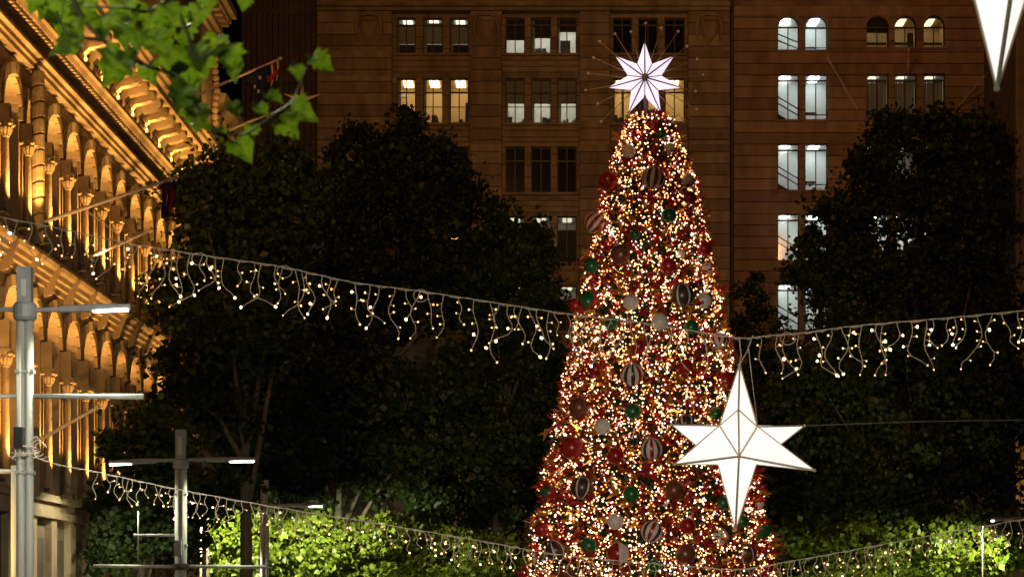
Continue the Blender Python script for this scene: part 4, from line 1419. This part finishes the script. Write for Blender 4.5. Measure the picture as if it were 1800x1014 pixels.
def light_string(name, label, ctrl, Y, strand_px, r_wire, r_bulb, starts, big, group, seed, clip=None):
    q = random.Random(seed)
    pts = [PX(x, y, Y) for x, y in ctrl]
    path = catmull(pts, 14)
    root = thing(name, path[len(path) // 2], label, "light string", group)
    k = Y / F
    main = MB().tube(path, r_wire * 1.25, 6)
    main.build("main_cable", M['wire'], root, smooth=True)
    # a second lead wraps round the first
    tw = MB().tube([p + Vector((0, math.sin(i * 1.3) * r_wire * 3, (math.cos(i * 1.3) * 2.2 - 1.2) * r_wire)) for i, p in enumerate(path)], r_wire * .9, 5)
    tw.build("lead_wire", M['wire'], root, smooth=True)

    def at_x(x):
        X = (x - CX) * k
        for a, b in zip(path[:-1], path[1:]):
            if a.x <= X <= b.x:
                return a.lerp(b, (X - a.x) / max(1e-6, b.x - a.x))
        return None
    nb = 0
    rest = MB()
    for x in starts:
        p = at_x(x)
        if p is None: continue
        L = q.uniform(*strand_px) * k
        if q.random() < .18: L *= 1.15
        n = 9
        sway = q.uniform(-.24, .24)
        ph, amp = q.uniform(0, 6), q.uniform(.03, .085)
        hook = q.random() < .3
        ps = []
        for i in range(n):
            t = i / (n - 1)
            dx = amp * L / .45 * (math.sin(ph + t * 7) - math.sin(ph)) * (.4 + t) * .6 + sway * L * t * t * .7
            if hook and t > .7: dx += (t - .7) * L * .9 * (1 if sway > 0 else -1)
            ps.append(p + Vector((dx, q.uniform(-.02, .02) * t * big, -L * t * (.96 if not (hook and t > .8) else .92))))
        st = MB().tube(ps, r_wire, 5)
        spots = []
        m = max(2, round(L / (q.uniform(17, 24) * k)))
        for i in range(m):
            t = (i + 1) / m - q.uniform(0, .1)
            if i == m - 1: t = 1.0
            f = t * (n - 1)
            a = ps[min(int(f), n - 2)].lerp(ps[min(int(f), n - 2) + 1], min(1, f - min(int(f), n - 2)))
            if i < m - 1:
                side = q.choice((-1, 1))
                b = a + Vector((side * q.uniform(5, 9) * k, q.uniform(-.02, .02), q.uniform(-3, 4) * k))
                st.tube([a, b], [r_wire * .9, r_wire * 1.3], 5)
                a = b
            spots.append(a)
        so = st.build("strand", M['wire'], root, smooth=True)
        if big:
            for a in spots:
                u_ = q.random()
                if nb >= 300:
                    rest.mi = 1 if u_ < .3 else 0
                    s_ = r_bulb * (1.3 if rest.mi else .9)
                    rest.lathe((a.x, a.y, a.z), [(s_ * .25, s_ * 1.1), (s_, s_ * .3), (s_, -s_ * .4), (s_ * .2, -s_ * 1.1)], 8)
                    continue
                kd = 'hot' if u_ < .2 else 'bulb' if u_ < .985 else 'cool'
                s_ = r_bulb * (q.uniform(1.15, 1.6) if kd != 'bulb' else q.uniform(.7, 1.1))
                inst("bulb", bulb_m[kd], so, a, (s_, s_, s_ * 1.15), (q.uniform(-1, 1), q.uniform(-1, 1), 0))
                nb += 1
        else:
            bb = MB()
            for a in spots:
                u_ = q.random()
                bb.mi = 1 if u_ < .22 else 2 if u_ > .985 else 0
                s_ = r_bulb * (q.uniform(1.15, 1.5) if bb.mi else q.uniform(.75, 1.1))
                bb.lathe((a.x, a.y, a.z), [(s_ * .25, s_ * 1.1), (s_, s_ * .3), (s_, -s_ * .4), (s_ * .2, -s_ * 1.1)], 6)
            bo = bb.build("bulb_cluster", [E['bulb'], E['bulb_hot'], E['bulb_cool']], so)
            bo["kind"] = "stuff"
    if rest.v:
        rest.build("bulb_cluster", [E['bulb'], E['bulb_hot']], root, smooth=True)["kind"] = "stuff"
    # loose coils of spare lead
    for x in big and (500, 740, 1270, 1385, 350) or (650, 905, 1150):
        p = at_x(x)
        if p is None: continue
        cr = 11 * k * (1 if big else .7)
        ring = [p + Vector((cr * 1.2 * math.cos(t), .02 * math.sin(2 * t), -cr * .7 + cr * math.sin(t))) for t in np.linspace(0, 4 * PI * .9, 26)]
        MB().tube(ring, r_wire * .85, 5).build("spare_coil", M['wire'], root, smooth=True)
    return root


def spaced(x0, x1, step, seed, gaps=()):
    q = random.Random(seed)
    x, out = x0, []
    while x < x1:
        if not any(a < x < b for a, b in gaps): out.append(x)
        x += step * q.uniform(.45, 1.5)
    return out


light_string("icicle_lights", "upper string of white icicle lights that carries the hanging star lantern",
             [(-420, 330), (-150, 357), (0, 382), (120, 405), (240, 430), (380, 452), (500, 470), (620, 496), (740, 512), (870, 532), (1000, 552), (1120, 566), (1210, 580), (1300, 594),
              (1350, 590), (1420, 584), (1500, 573), (1650, 560), (1800, 546), (2000, 527), (2300, 500)],
             27.0, (42, 96), .0052, .0106, spaced(8, 1830, 20, 5, ((1275, 1335),)), 1, "icicle light strings over the plaza", 41)
light_string("icicle_lights", "lower string of icicle lights tied to the tall street lamp",
             [(50, 800), (110, 818), (170, 829), (300, 857), (480, 890), (650, 917), (850, 951), (960, 971), (1100, 986), (1230, 996), (1300, 1000), (1400, 984), (1500, 966), (1650, 938), (1800, 912), (2000, 876), (2200, 836)],
             44.6, (26, 52), .0066, .0132, spaced(172, 1830, 12.5, 6), 0, "icicle light strings over the plaza", 42)

# ------------------------------------------------------------------ street lamps


def luminaire(root, p_end, p_in, length, r, watt, nm="lamp_arm", tgt=None, cone=150):
    """arm from the pole to its glowing end head"""
    d = (p_end - p_in)
    L = d.length
    d.normalize()
    neck = p_end - d * length
    mid = p_in.lerp(neck, .45)
    a = MB().tube([p_in, mid], r * .8, 8).tube([mid, neck, p_end], [r * 1.15, r * 1.3, r * 1.0], 8)
    o = a.build("lamp_arm", M['steel_dark'], root, smooth=False)
    e0, e1 = neck + d * length * .06, p_end - d * length * .06
    z = -r * 1.12
    lp = MB()
    sd = r * .95
    y = Vector((0, sd, 0))
    lp.add([e0 + Vector((0, -sd, z + r * .5)), e1 + Vector((0, -sd, z + r * .5)), e1 + Vector((0, sd, z + r * .5)), e0 + Vector((0, sd, z + r * .5)),
            e0 + Vector((0, -sd, z - r * .25)), e1 + Vector((0, -sd, z - r * .25)), e1 + Vector((0, sd, z - r * .25)), e0 + Vector((0, sd, z - r * .25))],
           [(0, 3, 2, 1), (4, 5, 6, 7), (0, 1, 5, 4), (1, 2, 6, 5), (2, 3, 7, 6), (3, 0, 4, 7)])
    lp.build("led_head", E['led'], o)
    c = (e0 + e1) / 2 + Vector((0, 0, z - r * .6))
    if watt:
        spot("street_lamp_and_fill_light", c, tgt or (c + Vector((0, 0, -3))), watt, (1, .98, .70), cone, .35, .15, root)


def double_pole(root, x, Y, z_top, z_collar, half, gap):
    """two half-round tubes either side of a dark slot, dark head above the collar"""
    r = half * .52
    for sg in (-1, 1):
        MB().tube([(x + sg * (half - r), Y, 0), (x + sg * (half - r), Y, z_collar)], r, 14).build("pole_tube", M['steel'], root, smooth=True)
    MB().box(x - half + r, x + half - r, Y - r * .25, Y + r * .25, 0, z_collar).build("slot", M['steel_dark'], root)
    MB().box(x - half * .82, x + half * .82, Y - half * .7, Y + half * .7, z_collar + .002, z_top).build("pole_head", M['steel_dark'], root)
    for zz in (z_collar * .35, z_collar * .62, z_collar * .86):
        b = MB().box(x - half - .012, x + half + .012, Y - r - .012, Y + r + .012, zz, zz + .07)
        for sg in (-1, 1):
            b.lathe((x + sg * half * .5, Y - r - .03, zz + .012), [(.02, 0), (.028, .022), (.02, .045)], 6)
        b.build("clamp_band", M['steel'], root)
    MB().box(x - half * .3, x + half * .3, Y - half * .74, Y - half * .701, z_collar + .35, z_top - .25).build("access_plate", M['steel'], root)
    MB().lathe((x, Y, z_collar - .12), [(half * 1.1, 0), (half * 1.35, .06), (half * 1.35, .3), (half * 1.1, .36)], 16).build("collar", M['steel_dark'], root)


Y1 = 45.0
px1 = PX(44, 540, Y1)
L1 = thing("street_lamp", (px1.x, Y1, 0), "tallest street lamp of twin steel tubes at the left photo edge", "street lamp", "street lamps with side arms")
double_pole(L1, px1.x, Y1, PX(44, 470, Y1).z, PX(44, 553, Y1).z, .172, .06)
luminaire(L1, PX(229, 539, Y1), PX(60, 545, Y1), .78, .062, 750)
luminaire(L1, PX(-150, 543, Y1), PX(28, 544, Y1), .78, .062, 160)
b0, b1 = PX(-140, 696, Y1), PX(252, 697, Y1)
MB().tube([PX(60, 696, Y1), b1], [.05, .06], 10).build("banner_arm", M['steel'], L1, smooth=True)
MB().tube([b0, PX(28, 696, Y1)], [.045, .04], 10).build("banner_arm", M['steel'], L1, smooth=True)
q0 = PX(38, 770, Y1)
MB().box(q0.x - .09, q0.x + .09, Y1 - .32, Y1 - .1, q0.z - .22, q0.z + .2).build("control_box", M['black'], L1)
wr = MB()
for k, zz in enumerate((794, 799, 803, 790)):
    c0 = PX(44, zz, Y1)
    wr.tube([(c0.x + .26 * math.cos(t), Y1 + .26 * math.sin(t), c0.z + .05 * math.sin(t * 1 + k)) for t in np.linspace(0, 2 * PI, 17)], .014, 5)
for k in range(3):
    c0 = PX(62 + k * 4, 782 + k * 5, Y1 - .25)
    wr.tube([(c0.x + (.1 + .02 * k) * math.cos(t), c0.y + .02 * t, c0.z + .16 * math.sin(t)) for t in np.linspace(.4, 5.6, 14)], .01, 5)
wr.tube([PX(30, 795, Y1 - .25), PX(22, 806, Y1 - .3), PX(18, 802, Y1)], .014, 5)
wr.build("cable_tie", M['wire'], L1)

Ys = 47.5
ps = PX(28, 828, Ys)
SP = thing("slim_post", (ps.x, Ys, 0), "slim amber lit post with one short arm just behind the tallest street lamp", "post")
MB().tube([(ps.x, Ys, 0), (ps.x, Ys, PX(28, 818, Ys).z)], .105, 12).build("pole", M['steel'], SP, smooth=True)
MB().tube([ps, PX(-90, 829, Ys)], .05, 8).build("side_arm", M['steel'], SP, smooth=True)

Y2 = 80.0
p2 = PX(318, 808, Y2)
L2 = thing("street_lamp", (p2.x, Y2, 0), "middle distance street lamp with two glowing arms and two lower cross bars", "street lamp", "street lamps with side arms")
double_pole(L2, p2.x, Y2, PX(318, 755, Y2).z, PX(318, 818, Y2).z, .215, .06)
luminaire(L2, PX(191, 813, Y2), PX(308, 808, Y2), .85, .075, 1100)
luminaire(L2, PX(449, 807, Y2), PX(329, 808, Y2), .95, .075, 1100)
MB().tube([PX(235, 940, Y2), PX(307, 940, Y2)], .05, 8).build("cross_bar", M['steel'], L2, smooth=True)
MB().tube([PX(243, 898, Y2), PX(243, 985, Y2)], .028, 6).build("banner_rod", M['steel'], L2, smooth=True)
MB().tube([PX(165, 994, Y2), PX(307, 995, Y2)], .06, 8).build("cross_bar", M['steel'], L2, smooth=True)
MB().tube([PX(329, 995, Y2), PX(468, 996, Y2)], .06, 8).build("cross_bar", M['steel'], L2, smooth=True)
st = MB()
c0 = PX(318, 995, Y2)
st.lathe((c0.x, Y2, c0.z - .12), [(.29, 0), (.3, .1), (.29, .22)], 12)
st.build("strap", M['black'], L2)
cb = PX(315, 962, Y2)
MB().box(cb.x - .12, cb.x + .12, Y2 - .36, Y2 - .15, cb.z - .3, cb.z + .25).build("control_box", M['steel_dark'], L2)

Y3 = 112.0
p3 = PX(465, 887, Y3)
L3 = thing("street_lamp", (p3.x, Y3, 0), "farthest street lamp before the bright green boughs", "street lamp", "street lamps with side arms")
double_pole(L3, p3.x, Y3, PX(465, 843, Y3).z, PX(465, 896, Y3).z, .215, .06)
luminaire(L3, PX(568, 887, Y3), PX(473, 888, Y3), .75, .08, 9500, tgt=PX(600, 887, 112) + Vector((0, 3.4, -4)), cone=122)
luminaire(L3, PX(362, 889, Y3), PX(457, 888, Y3), .9, .08, 9500, tgt=PX(380, 889, 112) + Vector((0, 3.4, -4)), cone=122)
p4 = PX(359, 830, 100)
P4 = thing("slim_post", (p4.x, 100, 0), "thin dark post between the middle and the farthest street lamp", "post")
MB().tube([(p4.x, 100, 0), (p4.x, 100, PX(359, 822, 100).z)], [.1, .085], 10).build("pole", M['steel_dark'], P4, smooth=True)
MB().lathe((p4.x, 100, PX(359, 822, 100).z), [(.1, 0), (.14, .05), (.1, .12), (.03, .16)], 10).build("finial", M['steel_dark'], P4)

Y5 = 112.0
p5 = PX(1860, 900, Y5)
L5 = thing("street_lamp", (p5.x, Y5, 0), "street lamp off the right photo edge, only its arm showing above green boughs", "street lamp", "street lamps with side arms")
double_pole(L5, p5.x, Y5, PX(1860, 850, Y5).z, PX(1860, 905, Y5).z, .215, .06)
luminaire(L5, PX(1742, 912, Y5), PX(1850, 909, Y5), .16, .085, 8500, tgt=PX(1690, 912, 112) + Vector((0, 3.4, -4)), cone=108)
p6 = PX(1727, 925, 113)
P6 = thing("slim_post", (p6.x, 113, 0), "thin post rising through the lower right garland", "post")
MB().tube([(p6.x, 113, 0), (p6.x, 113, PX(1727, 928, 113).z)], .015, 8).build("pole", M['bark'], P6, smooth=True)
MB().lathe((p6.x, 113, PX(1727, 928, 113).z), [(.022, 0), (.05, .04), (.02, .1)], 8).build("finial", M['bark'], P6)

# unseen fill spots added below view to brighten the low boughs
for px_, pw_ in ((230, 1500), (800, 1500), (1470, 2000), (1640, 1300)):
    spot("foliage_fill_spot", PX(px_, 1120, 108.5 if px_ != 230 else 78.5), PX(px_, 990, 117 if px_ != 230 else 85), pw_ if px_ != 230 else 700, (1, .97, .62), 74, .9, .15)
spot("added_plaza_spot", PX(-170, 930, 46.6), PX(28, 915, 47.5), 700, AMBER, 80, .5, .1)  # unseen amber spot added to colour the slim post

# ------------------------------------------------------------------ near plane-tree bough, top left
YL = 7.0
BR = thing("tree_branch", PX(190, -60, YL), "near plane tree bough with bright green lobed leaves hanging in the top left corner", "tree branch")


def lobed_leaf(seed):
    q = random.Random(seed)
    half = [(0.0, -.02), (.10, -.06), (.24, -.08), (.36, .0), (.52, .03), (.47, .12), (.46, .19), (.55, .26), (.63, .40), (.52, .41), (.45, .44), (.43, .50), (.42, .63), (.28, .66), (.19, .78), (.09, .90), (0, 1.0)]
    half = [(x * q.uniform(.9, 1.1), y + q.uniform(-.02, .02)) for x, y in half]
    half[0] = (0, 0); half[-1] = (0, 1.0)
    m = MB()
    droop, cup, wav = q.uniform(.2, .7), q.uniform(.15, .55), q.uniform(0, 6)

    def z(x, y): return cup * abs(x) - droop * y * y + .06 * math.sin(7 * y + wav + 6 * x)
    spine = [(0, t) for t in np.linspace(0, 1, 7)]
    for sg in (-1, 1):
        n = len(half)
        vs = [(sg * x, y, z(x, y)) for x, y in half] + [(0, y, z(0, y)) for _, y in spine]
        mid = [(sg * x * .5, (y * .8 + .08), z(x * .5, y * .8 + .08)) for x, y in half[1:-1]]
        o = len(vs)
        vs += mid
        fs = []
        k = len(mid)
        for i in range(k - 1):
            fs.append((1 + i, 2 + i, o + i + 1, o + i))
        fs += [(0, 1, o), (n - 2, n - 1, o + k - 1)]
        for i in range(k - 1):
            s0 = n + min(6, round(i / (k - 1) * 6))
            s1 = n + min(6, round((i + 1) / (k - 1) * 6))
            fs.append((o + i, o + i + 1, s1) if s0 == s1 else (o + i, o + i + 1, s1, s0))
        m.add(vs, fs)
    m.mi = 1
    m.tube([(0, y, z(0, y) + .006) for y in np.linspace(0, .97, 7)], [.014, .012, .011, .009, .007, .005, .003], 4)
    for sg in (-1, 1):
        for (x, y) in ((.46, .06), (.55, .36), (.26, .55)):
            pa = [(sg * x * t, (0.02 if y < .5 else .25) + (y - (0.02 if y < .5 else .25)) * t) for t in np.linspace(0, .95, 5)]
            m.tube([(a, b, z(abs(a), b) + .006) for a, b in pa], [.01, .008, .006, .005, .003], 4)
    m.mi = 0
    m.mi = 1
    m.tube([(0, 0, 0), (.02, -.15, .03), (.0, -.36, .1)], .012, 5)
    return m.mesh("leaf", [M['leaf_near'], M['leaf_vein']], smooth=True)


leafs = [lobed_leaf(s) for s in range(5)]
# px, py of the leaf's middle, length px, direction of the tip in degrees (0 right, -90 down), forward lean, roll
LEAVES = [(60, 2, 50, -110, .7, .3), (205, 4, 56, -120, .8, .4), (150, 20, 62, -60, .8, -.5), (262, 40, 72, -100, .6, .3), (240, 70, 58, -120, .8, -.3), (345, 205, 60, -80, .5, .3), (310, 35, 60, -80, .6, .4), (215, 60, 60, -100, .5, .1), (380, 80, 50, -100, .5, -.2), (108, 28, 88, -100, .5, .2), (78, 10, 60, -140, .7, -.3), (112, 78, 74, -165, 1.0, .5), (196, 118, 88, -130, .45, .4), (180, 45, 60, -80, .9, .3),
          (225, 22, 66, -70, .7, -.4), (300, 22, 58, -60, .9, .6), (283, 78, 70, -50, .7, .2), (322, 60, 56, -100, .9, -.2),
          (330, 128, 108, -92, .35, .1), (318, 170, 66, -110, .8, .5), (352, 100, 70, -70, .6, -.4), (300, 108, 62, -140, .9, .2), (404, 100, 62, -80, .8, .4), (412, 125, 46, -100, 1.0, -.3),
          (568, 108, 54, -20, .55, .3), (524, 124, 36, -60, 1.0, .5), (415, 192, 42, -50, .6, .2), (484, 168, 42, -10, .9, .4), (533, 198, 66, -12, .75, -.3), (462, 192, 36, -30, 1.0, .3),
          (508, 220, 60, -35, .5, .2), (356, 216, 46, -15, .9, -.4), (444, 230, 34, -80, .9, .3), (428, 262, 62, -50, .5, .2), (388, 234, 34, -60, 1.0, .5), (430, 4, 34, -90, .8, .2),
          (365, 6, 44, -80, .9, -.4), (345, 28, 50, -110, .7, .5), (135, 52, 50, -40, .9, .3), (262, 128, 54, -80, .9, -.4), (225, 100, 44, -60, 1.0, .2)]
twigs = [[(120, -80), (133, 10), (180, 70), (250, 112), (320, 140), (352, 196), (382, 232), (430, 236), (478, 205)],
         [(330, -90), (300, -10), (262, 20), (225, 15), (150, 12)], [(300, -10), (330, 60), (345, 105), (395, 75)], [(180, 70), (120, 60), (100, 20)],
         [(478, 205), (515, 178), (540, 120)], [(250, 112), (210, 95)], [(382, 232), (405, 248)], [(420, -60), (432, -10)]]
for tw_ in twigs:
    pts = [PX(x, y, YL + .04 * ((x * 7 + y * 3) % 5 - 2)) for x, y in tw_]
    pts = catmull(pts, 5)
    MB().tube(pts, [.0075 * (1 - .65 * i / len(pts)) for i in range(len(pts))], 6).build("twig", M['twig'], BR, smooth=True)
for i, (px, py, L, ang, lean, roll) in enumerate(LEAVES):
    Y = YL + rnd.uniform(-.35, .35)
    s = L * .74 * Y / F
    a = math.radians(ang)
    tipdir = Vector((math.cos(a), -.45 * lean, math.sin(a))).normalized()
    nrm = Vector((roll * .8 + rnd.uniform(-.3, .3), -1.0, .35 + lean * .5))
    xax = tipdir.cross(nrm).normalized()
    nrm = xax.cross(tipdir).normalized()
    o = bpy.data.objects.new("leaf", leafs[i % 5])
    c = PX(px, py, Y) - tipdir * s * .5
    link(o, BR, c)
    o.rotation_euler = Matrix((xax, tipdir, nrm)).transposed().to_euler()
    o.scale = (s * 1.05, s, s)
# unseen spots added to brighten the bough, the strings and the nearest pole
spot("street_lamp_and_fill_light", (-3.2, 3.2, 6.6), PX(300, 90, YL), 750, (.95, 1, .72), 70, .6, .12)
spot("street_lamp_and_fill_light", (-2.4, 9.8, 6.4), PX(300, 90, YL), 1150, (1, .95, .7), 80, .6, .12)
spot("street_lamp_and_fill_light", (-5.5, 31, 10), PX(60, 760, 45), 3800, (1, .95, .80), 46, .7, .2)
spot("street_lamp_and_fill_light", (1, 31, 11), PX(900, 950, 45), 3600, (1, .88, .66), 95, .7, .2)
spot("street_lamp_and_fill_light", (0, 12, 10), (0, 27, 6), 3000, (1, .86, .62), 75, .7, .2)
print("objects", len(COL.objects))
